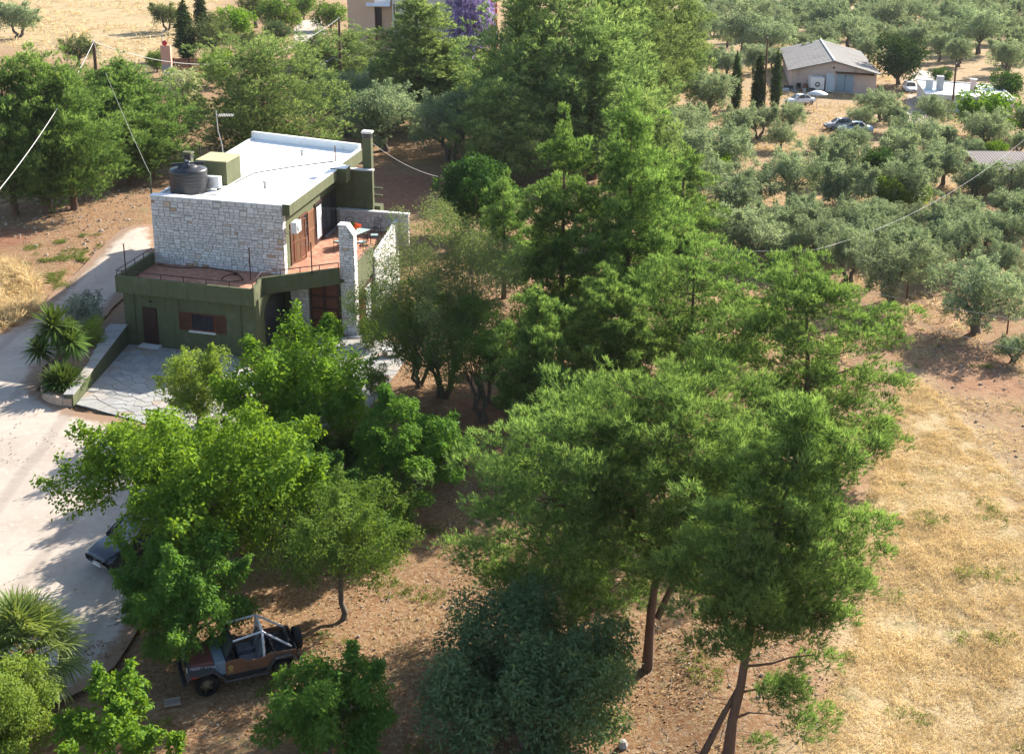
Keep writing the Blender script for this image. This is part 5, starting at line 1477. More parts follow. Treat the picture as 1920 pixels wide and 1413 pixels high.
# scuttle, bonnet, wings
mb = MB()
mb.hexa([(.58, -.74, .60), (.92, -.66, .60), (.92, .66, .60), (.58, .74, .60)], [(.58, -.74, 1.05), (.92, -.66, 1.03), (.92, .66, 1.03), (.58, .74, 1.05)])
mb.build('scuttle', mat('blue_grey_scuttle', (.20, .25, .30), .45, .3, 3), J, False, .03)
mb = MB()
mb.hexa([(.925, -.655, .70), (1.66, -.50, .70), (1.66, .50, .70), (.925, .655, .70)], [(.925, -.60, 1.06), (1.66, -.44, .98), (1.66, .44, .98), (.925, .60, 1.06)])
bon = mb.build('bonnet', JH, J, False, .05)
jb('grille', JG, (1.662, 1.72, -.56, .56, .56, .99))
for k in range(7): jb('grille_slot', JI, (1.721, 1.726, -.27 + k * .085, -.22 + k * .085, .66, .92), bevel=0)
for s_ in (-1, 1):
    MB().lathe([(0, 0), (.09, 0), (.10, -.02), (.10, -.04)], (1.745, s_ * .42, .80), 14, 'x').build('headlight', M['acwhite'], J)
    # flat topped angled wing flare
    mb = MB()
    pr = [(1.78, .74), (1.70, .84), (1.0, .90), (.62, .52)]
    for (x0, z0), (x1, z1) in zip(pr[:-1], pr[1:]):
        ya, yb = (.52, .93) if s_ > 0 else (-.93, -.52)
        mb.hexa([(x0, ya, z0 - .05), (x1, ya, z1 - .05), (x1, yb, z1 - .05), (x0, yb, z0 - .05)], [(x0, ya, z0), (x1, ya, z1), (x1, yb, z1), (x0, yb, z0)])
    mb.build('front_wing', JG, J)
    ya, yb = (.765, .93) if s_ > 0 else (-.93, -.765)
    mb = MB()
    pr = [(-.66, .54), (-.94, .90), (-1.44, .90), (-1.66, .62)]
    for (x0, z0), (x1, z1) in zip(pr[:-1], pr[1:]):
        mb.hexa([(x0, ya, z0 - .05), (x1, ya, z1 - .05), (x1, yb, z1 - .05), (x0, yb, z0 - .05)], [(x0, ya, z0), (x1, ya, z1), (x1, yb, z1), (x0, yb, z0)])
    mb.build('rear_wing', JG, J)
    jb('marker_light', mat('red_lens', (.30, .03, .025), .35), (1.45, 1.66, s_ * .90 - .03, s_ * .90 + .035, .79, .85), bevel=.01)
    MB().tube([(.66, s_ * .86, .42), (-.72, s_ * .86, .42)], .045, 6).build('side_step', JG, J)
    jb('rocker', JI, (-.70, .56, s_ * .72 - .05, s_ * .72 + .05, .44, .58))
    wheel(J, 1.19, s_ * .68, .37, .25, s_, mat('bronze_rim', (.20, .16, .11), .4, .2, 6, metal=.5))
    wheel(J, -1.19, s_ * .68, .37, .25, s_, mat('bronze_rim', (.20, .16, .11), .4, .2, 6, metal=.5))
    jb('seat', JS, (-.42, .10, s_ * .36 - .24, s_ * .36 + .24, .60, .80), bevel=.05)
    mb = MB(); mb.hexa([(-.54, s_ * .36 - .23, .72), (-.38, s_ * .36 - .23, .72), (-.38, s_ * .36 + .23, .72), (-.54, s_ * .36 + .23, .72)], [(-.70, s_ * .36 - .20, 1.30), (-.58, s_ * .36 - .20, 1.30), (-.58, s_ * .36 + .20, 1.30), (-.70, s_ * .36 + .20, 1.30)])
    mb.build('seat_back', JS, J, False, .05)
# spare wheel on the tailgate, bumpers
sp_ = MB().lathe([(.22, -.12), (.34, -.12), (.37, -.08), (.37, .08), (.34, .12), (.22, .12)], (-1.80, 0, .92), 22, 'x').build('spare_wheel', M['black'], J)
MB().lathe([(0, .05), (.2, .05), (.23, 0), (.23, -.05)], (-1.86, 0, .92), 16, 'x').build('rim', mat('bronze_rim', (.20, .16, .11), .4), sp_)
jb('bumper', JI, (1.80, 1.92, -.78, .78, .50, .64)); jb('bumper', JI, (-1.80, -1.70, -.7, .7, .48, .60))
# windscreen frame, steering wheel, roll cage
ws = MB()
A = [(.56, -.66, 1.04), (.30, -.60, 1.56), (.30, .60, 1.56), (.56, .66, 1.04)]
ws.tube(A + [A[0]], .03, 6)
wsf = ws.build('windscreen_frame', JI, J)
MB().add([(.555, -.63, 1.06), (.305, -.58, 1.54), (.305, .58, 1.54), (.555, .63, 1.06)], [(0, 1, 2, 3)]).build('windscreen_glass', mat('dusty_screen', (.10, .10, .10), .2, .2, 3, spec=.6), wsf)
MB().tube([(.30 + .06 * math.cos(a), .36 + .19 * math.sin(a), 1.06 + .18 * math.cos(a)) for a in np.linspace(0, 6.283, 18)], .016, 5).build('steering_wheel', M['black'], J)
cg = MB(); cg.tube([(-.62, -.64, .58), (-.62, -.64, 1.40), (-.62, -.50, 1.72), (-.62, .50, 1.72), (-.62, .64, 1.40), (-.62, .64, .58)], .042, 7)
cage = cg.build('roll_cage', JW, J)
for s_ in (-1, 1):
    MB().tube([(-.62, s_ * .52, 1.70), (.30, s_ * .58, 1.60)], .036, 6).build('cage_bar', JW, cage)
    MB().tube([(-.62, s_ * .52, 1.70), (-1.50, s_ * .60, 1.02)], .036, 6).build('cage_bar', JW, cage)
MB().tube([(-.62, -.62, 1.2), (-.62, .0, 1.68)], .022, 5).build('cage_bar', JW, cage)
def lettering(txt, size, loc, rot, m, name, par, ext=.004):
    cu = bpy.data.curves.new(name, 'FONT'); cu.body = txt; cu.size = size; cu.extrude = ext; cu.align_x = 'CENTER'; cu.align_y = 'CENTER'
    o = bpy.data.objects.new(name, cu); COL.objects.link(o)
    bpy.context.view_layer.update()
    me = bpy.data.meshes.new_from_object(o.evaluated_get(bpy.context.evaluated_depsgraph_get()))
    bpy.data.objects.remove(o); o = bpy.data.objects.new(name, me); COL.objects.link(o)
    me.materials.clear(); me.materials.append(m); o['kind'] = 'stuff'; o.parent = par; o.location = loc; o.rotation_euler = rot
    return o
lm = mat('white_lettering', (.62, .60, .66), .5); pm = mat('purple_lettering', (.10, .05, .16), .5); ym = mat('yellow_lettering', (.62, .45, .12), .5)
tilt = Euler((math.radians(90), 0, math.radians(180 - 11.8)))
lettering('DESERT RIDER', .135, (1.28, .60, .90), tilt, lm, 'bonnet_lettering', J)
lettering('DESERT RIDER', .142, (1.28, .592, .893), tilt, pm, 'lettering_shadow', J, .001)
flat = Euler((math.radians(90), 0, math.radians(180)))
MB().lathe([(.045, 0), (.075, 0), (.075, .006), (.045, .006)], (.44, .762, .82), 18, 'y').build('door_emblem', ym, J)
MB().tube([(.44, .764, .75), (.44, .764, .89)], .012, 4).build('door_emblem', ym, J)
lettering('JEEP', .085, (.44, .764, .69), flat, ym, 'door_lettering', J)

# ================================================================== FAR BUILDINGS
pale = mat('pinkish_shed_wall', (.54, .42, .365), .9, .12, 1.5, .1, 12, stain=((.36, .27, .24), .5, .58))
roofm = mat('weathered_grey_roof', (.25, .235, .22), .85, .18, .8, .1, 6, stain=((.19, .17, .155), .35, .5))
a0, a1 = G(1482, 166), G(1641, 180)
u_ = (a1 - a0); u_.z = 0; wid = u_.length; u_.normalize(); v_ = Vector((.16, .987, 0)).normalized()
sb = Vector((a0.x, a0.y, a0.z))
shed = thing('long_shed', 'long low pinkish shed with weathered grey gabled roof and blue door', 'shed', sb)
def B_(s, d, z): return sb + u_ * s + v_ * d + Vector((0, 0, z))
eL, eR, ap, dep = 2.3, 2.5, 3.7, 25.0
m_ = MB(); am = wid * .50
fr = [(0, -.5), (wid, -.5), (wid, eR), (am, ap), (0, eL)]
m_.add([B_(s, 0, z) for s, z in fr] + [B_(s, dep, z) for s, z in fr], [(0, 1, 2, 3, 4), (9, 8, 7, 6, 5)] + [(i, i + 5, (i + 1) % 5 + 5, (i + 1) % 5) for i in range(5)])
m_.build('wall', pale, shed, True)
for (s0, z0), (s1, z1) in (((-.5, eL - .1), (am, ap + .06)), ((am, ap + .06), (wid + .5, eR - .1))):
    m_ = MB(); m_.hexa([B_(s0, -.5, z0 + .04), B_(s1, -.5, z1 + .04), B_(s1, dep + .3, z1 + .04), B_(s0, dep + .3, z0 + .04)], [B_(s0, -.5, z0 + .16), B_(s1, -.5, z1 + .16), B_(s1, dep + .3, z1 + .16), B_(s0, dep + .3, z0 + .16)])
    rf = m_.build('roof', roofm, shed, True)
    k_ = 22
    rb = MB()
    for k in range(k_):
        d = -.5 + (dep + .7) * k / k_
        rb.tube([B_(s0, d, z0 + .17), B_(s1, d, z1 + .17)], .03, 4, False)
    tag(rb.build('roof_ribs', roofm, rf, True), kind='stuff')
m_ = MB(); m_.tube([B_(am, -.5, ap + .24), B_(am, dep + .3, ap + .24)], .12, 5); m_.build('ridge', M['marble'], shed, True)
m_ = MB(); m_.hexa([B_(5.9, -.05, .0), B_(8.1, -.05, .0), B_(8.1, -.005, .0), B_(5.9, -.005, 0)], [B_(5.9, -.05, 2.3), B_(8.1, -.05, 2.3), B_(8.1, -.005, 2.3), B_(5.9, -.005, 2.3)]); dr = m_.build('door', mat('blue_grey_door', (.28, .36, .42), .6, .15, 3), shed, True)
m_ = MB(); m_.hexa([B_(6.97, -.06, .05), B_(7.02, -.06, .05), B_(7.02, -.051, .05), B_(6.97, -.051, .05)], [B_(6.97, -.06, 2.25), B_(7.02, -.06, 2.25), B_(7.02, -.051, 2.25), B_(6.97, -.051, 2.25)]); m_.build('door_gap', M['black'], dr, True)
m_ = MB(); m_.hexa([B_(5.7, -.6, 2.38), B_(10.6, -.6, 2.38), B_(10.6, -.005, 2.5), B_(5.7, -.005, 2.5)], [B_(5.7, -.6, 2.44), B_(10.6, -.6, 2.44), B_(10.6, -.005, 2.56), B_(5.7, -.005, 2.56)]); m_.build('canopy', M['brown'], shed, True)
m_ = MB(); m_.lathe([(0, 0), (.12, .02), (.12, .2), (0, .22)], B_(am, -.1, 2.9), 8); m_.build('wall_lamp', M['black'], shed, True)
pl = thing('leaning_panel', 'pale panel leaning on the shed wall left of the blue door', 'panel', B_(5.2, -.7, 0))
mb = MB(); mb.hexa([(-.7, 0, 0), (.5, .1, 0), (.5, .16, 0), (-.7, .06, 0)], [(-.5, .55, 2.3), (.65, .6, 2.3), (.65, .66, 2.3), (-.5, .61, 2.3)]); mb.build('panel', mat('pale_blue_panel', (.50, .55, .58), .6), pl, False)
MB().box(-.7, .5, .1, .14, .1, .2).build('panel_rail', M['metal'], pl)
van = thing('white_van', 'white box van parked against the shed among scrap', 'van', B_(3.2, -1.4, 0), 1.5)
MB().box(-1.2, 1.0, -.85, .85, .4, 1.9).build('box_body', white_paint, van, False, .06)
MB().box(1.01, 2.0, -.8, .8, .4, 1.35).build('cab', white_paint, van, False, .15)
MB().box(1.2, 1.9, -.81, .81, .95, 1.28).build('cab_window', M['glass'], van, False, .05)
for s_ in (-1, 1):
    for x in (-.7, 1.4): wheel(van, x, s_ * .78, .32, .2, s_, M['metal'])
MB().lathe([(.22, 0), (.3, 0), (.3, .08), (.12, .08)], (-1.28, 0, 1.1), 14, 'x').build('rear_vent', M['black'], van)
def drum(label, loc, m, r=.3, h=.88):
    d = thing('drum', label, 'drum', loc)
    MB().lathe([(0, 0), (r, 0), (r, h * .3), (r * 1.04, h * .33), (r, h * .36), (r, h * .64), (r * 1.04, h * .67), (r, h * .7), (r, h), (r * .94, h - .02), (0, h - .02)], n=16).build('barrel', m, d)
    MB().lathe([(0, h - .02), (.05, h - .02), (.05, h + .02), (0, h + .02)], (.12, 0, 0), 8).build('bung', M['metal'], d)
drum('dark oil drum standing by the left corner of the shed', B_(1.0, -.9, 0), M['black']); drum('rusty drum beside the white van at the shed', B_(1.9, -1.2, 0), mat('rust', (.20, .08, .04), .9, .4, 4))
tr_ = thing('old_scrap', 'old tyre leaning on the shed wall behind the scrap', 'tyre', B_(2.2, -.3, 0)); MB().lathe([(.25, -.1), (.4, -.1), (.45, 0), (.4, .1), (.25, .1), (.25, -.1)], (0, 0, .45), 18, 'y').build('tyre_tread', M['black'], tr_)
r = np.random.default_rng(5)
SCC = [mat('scrap_red', (.26, .06, .05), .7), mat('scrap_white', (.6, .6, .6), .6), mat('scrap_dark', (.05, .05, .055), .7), mat('scrap_blue', (.14, .22, .32), .6)]
LBS = ['red crate in the scrap heap left of the van', 'white sheet metal offcut in the scrap heap', 'dark engine block in the scrap heap', 'blue crate at the edge of the scrap heap', 'white kitchen appliance lying in the scrap heap', 'dark steel box near the left corner of the shed', 'red machine frame leaning in the scrap heap']
for i, lb in enumerate(LBS):
    t_ = thing('scrap_piece', lb, 'scrap', B_(-1.6 + i * .72 + r.normal() * .2, -2.2 + r.normal() * .5, 0), r.random() * 3, 'scrap lying in front of the long shed')
    w_, d_, h_ = r.uniform(.3, .6), r.uniform(.2, .4), r.uniform(.25, .7)
    MB().box(-w_, w_, -d_, d_, 0, h_).build('box', SCC[i % 4], t_, False, .03)
    mb = MB()
    for s_ in (-1, 1): mb.tube([(-w_ * 1.2, s_ * d_ * .6, h_ + .02), (w_ * 1.2, s_ * d_ * .7, h_ + .05)], .03, 5)
    mb.build('frame_rails', SCC[2], t_)
b = G(1531, 206); um = thing('sun_umbrella', 'open white sun umbrella on the yard grass', 'umbrella', b)
MB().lathe([(0, 2.3), (.6, 2.15), (1.2, 1.85), (1.2, 1.83), (.6, 2.12), (0, 2.26)], n=16).build('canopy', M['acwhite'], um); MB().tube([(0, 0, 0), (0, 0, 2.3)], .03, 6).build('pole', M['metal'], um)

# white flat-roofed building at the right
wm = mat('whitewashed_wall', (.66, .62, .58), .85, .08, 2)
c0, c1 = G(1735, 208), G(1897, 222)
u2 = c1 - c0; u2.z = 0; wd2 = u2.length; u2.normalize(); v2 = Vector((.20, .98, 0)).normalized()
wb = thing('white_building', 'low white flat roofed building at the right edge behind vines', 'building', c0)
def B2(s, d, z): return c0 + u2 * s + v2 * d + Vector((0, 0, z))
def hx(f, mb, s0, s1, d0, d1, z0, z1): return mb.hexa([f(s0, d0, z0), f(s1, d0, z0), f(s1, d1, z0), f(s0, d1, z0)], [f(s0, d0, z1), f(s1, d0, z1), f(s1, d1, z1), f(s0, d1, z1)])
hx(B2, MB(), 0, wd2, 0, 11, -.4, 1.9).build('wall', wm, wb, True)
hx(B2, MB(), -.15, wd2 + .15, -.15, 11.15, 1.905, 2.06).build('roof', M['white'], wb, True)
rm_ = MB()
for s0, s1, d0, d1 in ((-.15, wd2 + .15, 10.95, 11.15), (wd2 - .05, wd2 + .15, -.15, 10.94)): hx(B2, rm_, s0, s1, d0, d1, 2.065, 2.2)
rm_.build('parapet', wm, wb, True)
for s in (2.0, 6.5):
    wn = hx(B2, MB(), s, s + 1.1, -.06, -.005, .5, 1.5).build('window', M['brown'], wb, True); hx(B2, MB(), s + .08, s + 1.02, -.08, -.065, .56, 1.44).build('pane', M['glass'], wn, True)
ch = hx(B2, MB(), 5.4, 6.0, 4.2, 4.8, 2.07, 3.4).build('chimney', mat('pink_chimney', (.50, .38, .34), .9), wb, True); hx(B2, MB(), 5.3, 6.1, 4.1, 4.9, 3.42, 3.52).build('chimney_cap', M['marble'], ch, True)
hx(B2, MB(), .2, 1.0, 3.2, 4.2, 2.07, 3.2).build('roof_tank', M['acwhite'], wb, True)
hx(B2, MB(), 1.4, 2.2, 3.0, 4.0, 2.07, 3.7).build('roof_shaft', M['grey'], wb, True)
# brown corrugated roof at the right edge
d0 = G(1848, 372); cs = thing('corrugated_shed', 'shed with dark brown corrugated roof cut by the right edge', 'shed', d0)
def B3(s, d, z): return d0 + Vector((1, -.05, 0)) * s + Vector((.12, .99, 0)) * d + Vector((0, 0, z))
hx(B3, MB(), 1.4, 12, .5, 5.8, -.3, 2.2).build('wall', pale, cs, True)
V, F = [], []
n_ = 110
for i in range(n_ + 1):
    s = -.6 + 13 * i / n_; zz = .022 * (i % 2)
    for (d, z) in ((-.2, 2.3), (6.2, 2.75)):
        q = B3(s, d, z + zz) - d0; V.append(tuple(q)); V.append((q.x, q.y, q.z + .03))
for i in range(n_):
    a = i * 4
    F += [(a + 1, a + 5, a + 7, a + 3), (a, a + 2, a + 6, a + 4), (a, a + 4, a + 5, a + 1)]
me = np_mesh('corrugated_roof', V, F, flat=True); link('roof', me, cs, mat('dark_brown_roof', (.085, .070, .070), .8, .2, 1.5, stain=((.12, .10, .09), .6, .55)))
for s in (.5, 6, 11): MB().tube([B3(s, 0, -.3), B3(s, 0, 2.3)], .09, 6).build('post', M['brown'], cs, True)

# cream house at the top
cr = mat('cream_wall', (.60, .56, .46), .9, .06, 1); pe = mat('peach_wall', (.58, .40, .28), .9, .08, 1); og = mat('orange_wall', (.52, .20, .08), .9, .08, 1)
e0 = G(650, 122); ch_ = thing('cream_house', 'cream and peach house cut by the top edge with white awning', 'house', e0)
sc_ = depth_of(e0) / F_PX
def B4(px, d, z): return e0 + Vector(((px - 650) * sc_, d - (px - 650) * sc_ * .04, z))
hx(B4, MB(), 655, 705, 0, 8, -1, 9.6).build('wall', pe, ch_, True)
hx(B4, MB(), 705.3, 738, 1.2, 8, -1, 9.6).build('wall', pe, ch_, True)
hx(B4, MB(), 738.3, 882, -.2, 8, -1, 9.9).build('wall', cr, ch_, True)
hx(B4, MB(), 884, 897, .5, 5, -1, 11).build('column', og, ch_, True)
hx(B4, MB(), 921, 933, .5, 3, -1, 11).build('column', og, ch_, True)
hx(B4, MB(), 897.3, 920.5, .6, 1.0, 5.5, 6.5).build('balustrade', og, ch_, True)
hx(B4, MB(), 701, 717, 1.05, 1.19, 4.6, 7.6).build('door', M['dark_wood'], ch_, True)
mb = MB(); mb.hexa([B4(690, -.6, 7.9), B4(735, -.6, 7.9), B4(735, 1.19, 9.1), B4(690, 1.19, 9.1)], [B4(690, -.6, 7.96), B4(735, -.6, 7.96), B4(735, 1.19, 9.16), B4(690, 1.19, 9.16)]); mb.build('awning', M['acwhite'], ch_, True)
for x in (741, 746): hx(B4, MB(), x, x + 2, -.23, -.205, 6.6, 8.2).build('window', M['dark_wood'], ch_, True)
for x in (690, 697, 705, 713): hx(B4, MB(), x, x + 2.5, -.03 if x < 705 else 1.17, -.004 if x < 705 else 1.195, 2.4, 3.8).build('slot_window', M['dark_wood'], ch_, True)
hx(B4, MB(), 690, 738, -1.2, 1.19, 4.2, 4.5).build('balcony_floor', pe, ch_, True)
hx(B4, MB(), 655, 885, -.35, -.21, 9.2, 9.5).build('cornice', M['marble'], ch_, True)
# gate pillar, red fence, mailbox
g0 = G(315, 146); gp = thing('gate_pillar', 'pink gate pillar with red sign and hooked lamp by the red fence', 'pillar', g0)
MB().box(-.55, .55, -.4, .4, -.2, 1.6).build('pillar_base', M['stone_wall'], gp, False, .03)
MB().box(-.6, .6, -.35, .35, 1.61, 4.0).build('pillar_shaft', mat('pink_plaster', (.52, .30, .22), .9), gp)
MB().lathe([(0, 0), (.32, 0), (.32, .05), (0, .05)], (0, -.42, 4.3), 14, 'y').build('red_disc', mat('red_sign', (.55, .03, .05), .5), gp)
MB().tube([(-.4, 0, 4), (-.4, 0, 5.4), (-.1, 0, 5.8), (.3, 0, 5.7)], .06, 6).build('lamp_hook', M['metal'], gp)
f0 = G(328, 147); fe = thing('red_fence', 'low fence of upright bars on a dark red base beside the gate pillar', 'fence', f0)
sc2 = depth_of(f0) / F_PX
Lf = 60 * sc2
MB().box(0, Lf, -.1, .1, -.2, .75).build('fence_base', mat('dark_red_base', (.25, .045, .035), .8), fe)
for k in range(3): MB().box(Lf * k / 2 - .12, Lf * k / 2 + .12, -.14, .14, -.2, 2.5).build('fence_post', M['brown'], fe)
for z in (1.0, 2.3): MB().box(0, Lf, -.05, .05, z, z + .12).build('fence_rail', M['brown'], fe)
for k in range(24): MB().box(.3 + (Lf - .6) * k / 23 - .05, .3 + (Lf - .6) * k / 23 + .05, -.03, .03, .8, 2.35).build('fence_bar', M['brown'], fe)

# ================================================================== POLES AND WIRES
def upole(px, py, ptop, label, rad=.11, arm=False, lamp=False):
    b = G(px, py); h = height_at(b, ptop)
    p = thing('utility_pole', label, 'utility pole', b)
    MB().tube([(0, 0, -.3), (0, 0, h)], [rad * 1.25, rad * .8], 8).build('pole', mat('weathered_pole', (.12, .065, .045), .9, .25, 3), p)
    mb = MB(); mb.lathe([(0, 0), (.06, .02), (.07, .1), (0, .14)], (0, -.0, h), 8); mb.build('insulator', M['acwhite'], p)
    if lamp:
        MB().tube([(0, 0, h * .56), (-.7, -.1, h * .6), (-1.3, -.2, h * .57)], .04, 6).build('lamp_arm', M['metal'], p)
        MB().lathe([(0, 0), (.18, .02), (.12, .12), (0, .15)], (-1.45, -.2, h * .555), 10).build('lamp_head', M['acwhite'], p)
    return Vector((b.x, b.y, b.z + h))
T1 = upole(196, 310, 72, 'wooden pole rising from the left pines with two wires', .17)
T2 = upole(642, 215, 30, 'wooden pole with a street lamp among the pines behind the house', .15, lamp=True)
T3 = upole(1432, 205, 68, 'thin wooden pole between the slim cypresses', .12)
T4 = upole(1783, 225, 116, 'wooden pole before the white flat roofed building', .12)
T5 = upole(1890, 392, 312, 'short wooden pole at the corner of the brown corrugated roof', .09)
def wire(label, a, b, sag, rad, m):
    a, b = Vector(a), Vector(b)
    mb = MB(); mb.tube([a.lerp(b, i / 24) - Vector((0, 0, 4 * sag * (i / 24) * (1 - i / 24))) for i in range(25)], rad, 5)
    return tag(mb.build('overhead_wire', m, None), label, 'wire')
wirem = mat('pale_cable', (.46, .44, .42), .6)
def PT(px, py, d):
    return Vector(ray(px, py) * d) + Vector((0, 0, ZC))
wire('thick pale cable falling from the left pole to the left edge', T1, PT(-60, 425, 62), .8, .026, wirem)
wire('pale cable from the left pole across to the street lamp pole', T1, T2, 3.2, .032, wirem)
wire('thin cable dropping from the left pole to the slim roof post', T1, W(-2.35, 5.3, 9.0), .3, .009, wirem)
wire('pale cable from the roof chimney down to the dark carob tree', W(8.2, 15.9, 9.4), PT(850, 335, 92), .5, .014, wirem)
wire('thin cable from the street lamp pole into the pines', T2 - Vector((0, 0, 3)), PT(780, 165, 150), 1.0, .012, wirem)
wire('pale cable sagging from the right edge pole over the grove', PT(1935, 250, 100), PT(1530, 468, 78), 1.2, .011, wirem)
wire('pale cable running on into the pine tops left of the grove', PT(1530, 468, 78), PT(1320, 468, 76), .1, .011, wirem)
wire('dark upper wire over the front olive rows', PT(1380, 480, 75), PT(1960, 605, 62),   .4, .008, M['grey'])
wire('dark lower wire along the field edge', PT(1600, 560, 72), PT(1960, 665, 58), .3, .009, M['grey'])
wire('long thin wire between the shed yard and the right pole', T4, PT(1690, 190, 150), .3, .012, M['grey'])
b0 = G(1890, 625)
for x, y in ((1888, 626), (1700, 560)):
    b = G(x, y); fp = thing('fence_post', 'thin wooden fence post at the field edge, ' + ('right one under the wires' if x > 1800 else 'left one by the olives'), 'fence post', b)
    MB().tube([(0, 0, -.2), (0, 0, 1.3)], .05, 6).build('post', M['brown'], fp); MB().tube([(0, 0, 1.1), (.12, 0, 1.15)], .02, 5).build('staple', M['metal'], fp)

# ================================================================== PALM, YUCCAS
def frond_mesh(seed, pet=.95, fan=.95, nseg=36, spread=2.0):
    r = np.random.default_rng(seed)
    V, F, T_ = [], [], []
    def strip(pts, wd, side, t):
        o = len(V)
        for p, w_ in zip(pts, wd):
            V.append(p - side * w_); V.append(p + side * w_); T_.extend([t, t])
        for i in range(len(pts) - 1): F.append((o + 2 * i, o + 2 * i + 1, o + 2 * i + 3, o + 2 * i + 2))
    strip([np.array([0, 0, 0.]), np.array([pet * .5, 0, .05]), np.array([pet, 0, 0.])], [.028, .02, .014], np.array([0, 1., 0]), .9)
    for k in range(nseg):
        a = spread * (k / (nseg - 1) - .5) * 2 * .95 + r.normal() * .03
        ln = fan * (1 - .25 * abs(a) / spread) * r.uniform(.85, 1.1)
        d = np.array([math.cos(a), math.sin(a), .10 * math.cos(a * 2)])
        sd = np.array([-math.sin(a), math.cos(a), .55 if k % 2 else -.55]); sd /= np.linalg.norm(sd)
        b0 = np.array([pet, 0, 0.])
        dz = r.uniform(.10, .34)
        strip([b0, b0 + d * ln * .5 + [0, 0, .03], b0 + d * ln * .8 - [0, 0, dz * .35 * fan], b0 + d * ln - [0, 0, dz * fan]], [.006, .026, .016, .002], sd, r.uniform(.1, .9))
    return np_mesh('frond', np.array(V), np.array(F), np.array(T_))
FRM = [frond_mesh(k) for k in range(4)]
for m_ in FRM: m_.materials.append(LM['palm'])
b, H, R = fit(62, 1345, 1192, 200)
pm_ = thing('fan_palm', 'fan palm with large green fronds at the bottom left beside the round bush', 'palm', b)
tb_ = MB(); tb_.tube([(0, 0, -.3), (.03, .02, H * .5), (0, 0, H)], [.24, .20, .17], 9)
tk_ = tb_.build('trunk', M['bark'], pm_)
st_ = MB(); r = np.random.default_rng(3)
for k in range(46):
    a = k * 2.4; z = H * (.35 + .62 * k / 46)
    st_.hexa([(math.cos(a + e) * .17, math.sin(a + e) * .17, z + zz) for e, zz in ((-.15, -.03), (.15, -.03), (.15, .03), (-.15, .03))], [(math.cos(a + e) * .42, math.sin(a + e) * .42, z + .28 + zz) for e, zz in ((-.05, -.015), (.05, -.015), (.05, .015), (-.05, .015))])
tag(st_.build('leaf_stubs', mat('orange_brown_stub', (.30, .15, .06), .8, .3, 6), tk_), kind='stuff')
for k in range(46):
    u = k / 45
    el = math.radians(82 - 122 * u ** 1.1 + r.normal() * 5); az = k * 2.39996
    o = bpy.data.objects.new('frond', FRM[k % 4]); COL.objects.link(o); o.parent = pm_
    o.location = (0, 0, H * (.98 - .12 * u)); o.rotation_euler = Euler((r.normal() * .25, -el, az)); s_ = r.uniform(.95, 1.18); o.scale = (s_, s_, s_)

def rosette_mesh(seed, n=80, L=.62, Wd=.05, lo=-.5):
    r = np.random.default_rng(seed)
    V, F, T_ = [], [], []
    for k in range(n):
        u = k / (n - 1)
        el = 1.45 - (1.45 - lo) * u ** .9 + r.normal() * .1; az = k * 2.39996
        d = np.array([math.cos(az) * math.cos(el), math.sin(az) * math.cos(el), math.sin(el)])
        sd = np.array([-math.sin(az), math.cos(az), 0.])
        l_ = L * r.uniform(.8, 1.15)
        o = len(V)
        for f, w_, dz in ((.02, .5, 0), (.45, 1, .02), (.8, .7, -.02 - .06 * u), (1, .08, -.06 - .14 * u)):
            p = d * l_ * f + np.array([0, 0, dz * L])
            V += [p - sd * Wd * .5 * w_, p + sd * Wd * .5 * w_]; T_ += [np.clip(.9 - .8 * u + r.normal() * .12, 0, 1)] * 2
        for i in range(3): F.append((o + 2 * i, o + 2 * i + 1, o + 2 * i + 3, o + 2 * i + 2))
    return np_mesh('leaf_rosette', np.array(V), np.array(F), np.array(T_))
RM_ = [rosette_mesh(1, 130, .66, .075), rosette_mesh(2, 170, .70, .078, -.9), rosette_mesh(5, 150, .75, .065, .05)]
for m_ in RM_: m_.materials.append(LM['yucca'])
def yucca(label, base, heads, name='yucca', cat='yucca'):
    y = thing(name, label, cat, base)
    for (dx, dy, z, s_, k) in heads:
        if z > .3:
            mb = MB(); mb.tube(bend_path(np.random.default_rng(int(z * 100)), (0, 0, -.2), (dx, dy, z), 4, .06), [.13, .11, .10, .09, .08], 7); mb.build('stem', M['bark2'], y)
        o = bpy.data.objects.new('leaf_rosette', RM_[k]); COL.objects.link(o); o.parent = y; o.location = (dx, dy, z); o.scale = (s_, s_, s_); o.rotation_euler = (0, .12 * dx, dx * 5)
    return y
pb_ = PZ(108, 690, 1.42)
yucca('tall yucca with three stems of spiky green leaves in the planter', (pb_.x, pb_.y, 1.4), [(0, 0, 2.2, 1.8, 1), (.85, -.1, 1.4, 1.4, 1), (-.75, -.1, 1.0, 1.35, 0), (.55, .5, 1.8, 1.1, 1)])
pb_ = PZ(118, 722, 1.40)
yucca('low clump of sword-shaped leaves at the rounded end of the planter', (pb_.x, pb_.y, 1.36), [(0, 0, 0.06, 1.65, 2), (.35, .15, .05, 1.35, 2), (-.35, .1, .05, 1.35, 2), (.05, -.3, .02, 1.1, 2)], 'agave', 'agave')
for i, (x, y, z, s_) in enumerate(((600, 890, 1.3, 1.3), (650, 880, 1.0, 1.2), (565, 905, .9, 1.2), (632, 915, .6, 1.1))):
    g_ = G(x, y); yucca('dark yucca in deep shade behind the bright mulberry tree, ' + ['tallest of four', 'right one of four', 'left one of four', 'lowest of four'][i], g_, [(0, 0, z, s_, 1), (.5, .3, z * .6, s_ * .8, 0)])
g_ = G(520, 905); sp2 = thing('fan_palm', 'small yellowish fan palm in the shade of the mulberry', 'palm', g_)
MB().tube([(0, 0, -.2), (0, 0, .8)], [.15, .12], 7).build('trunk', M['bark'], sp2)
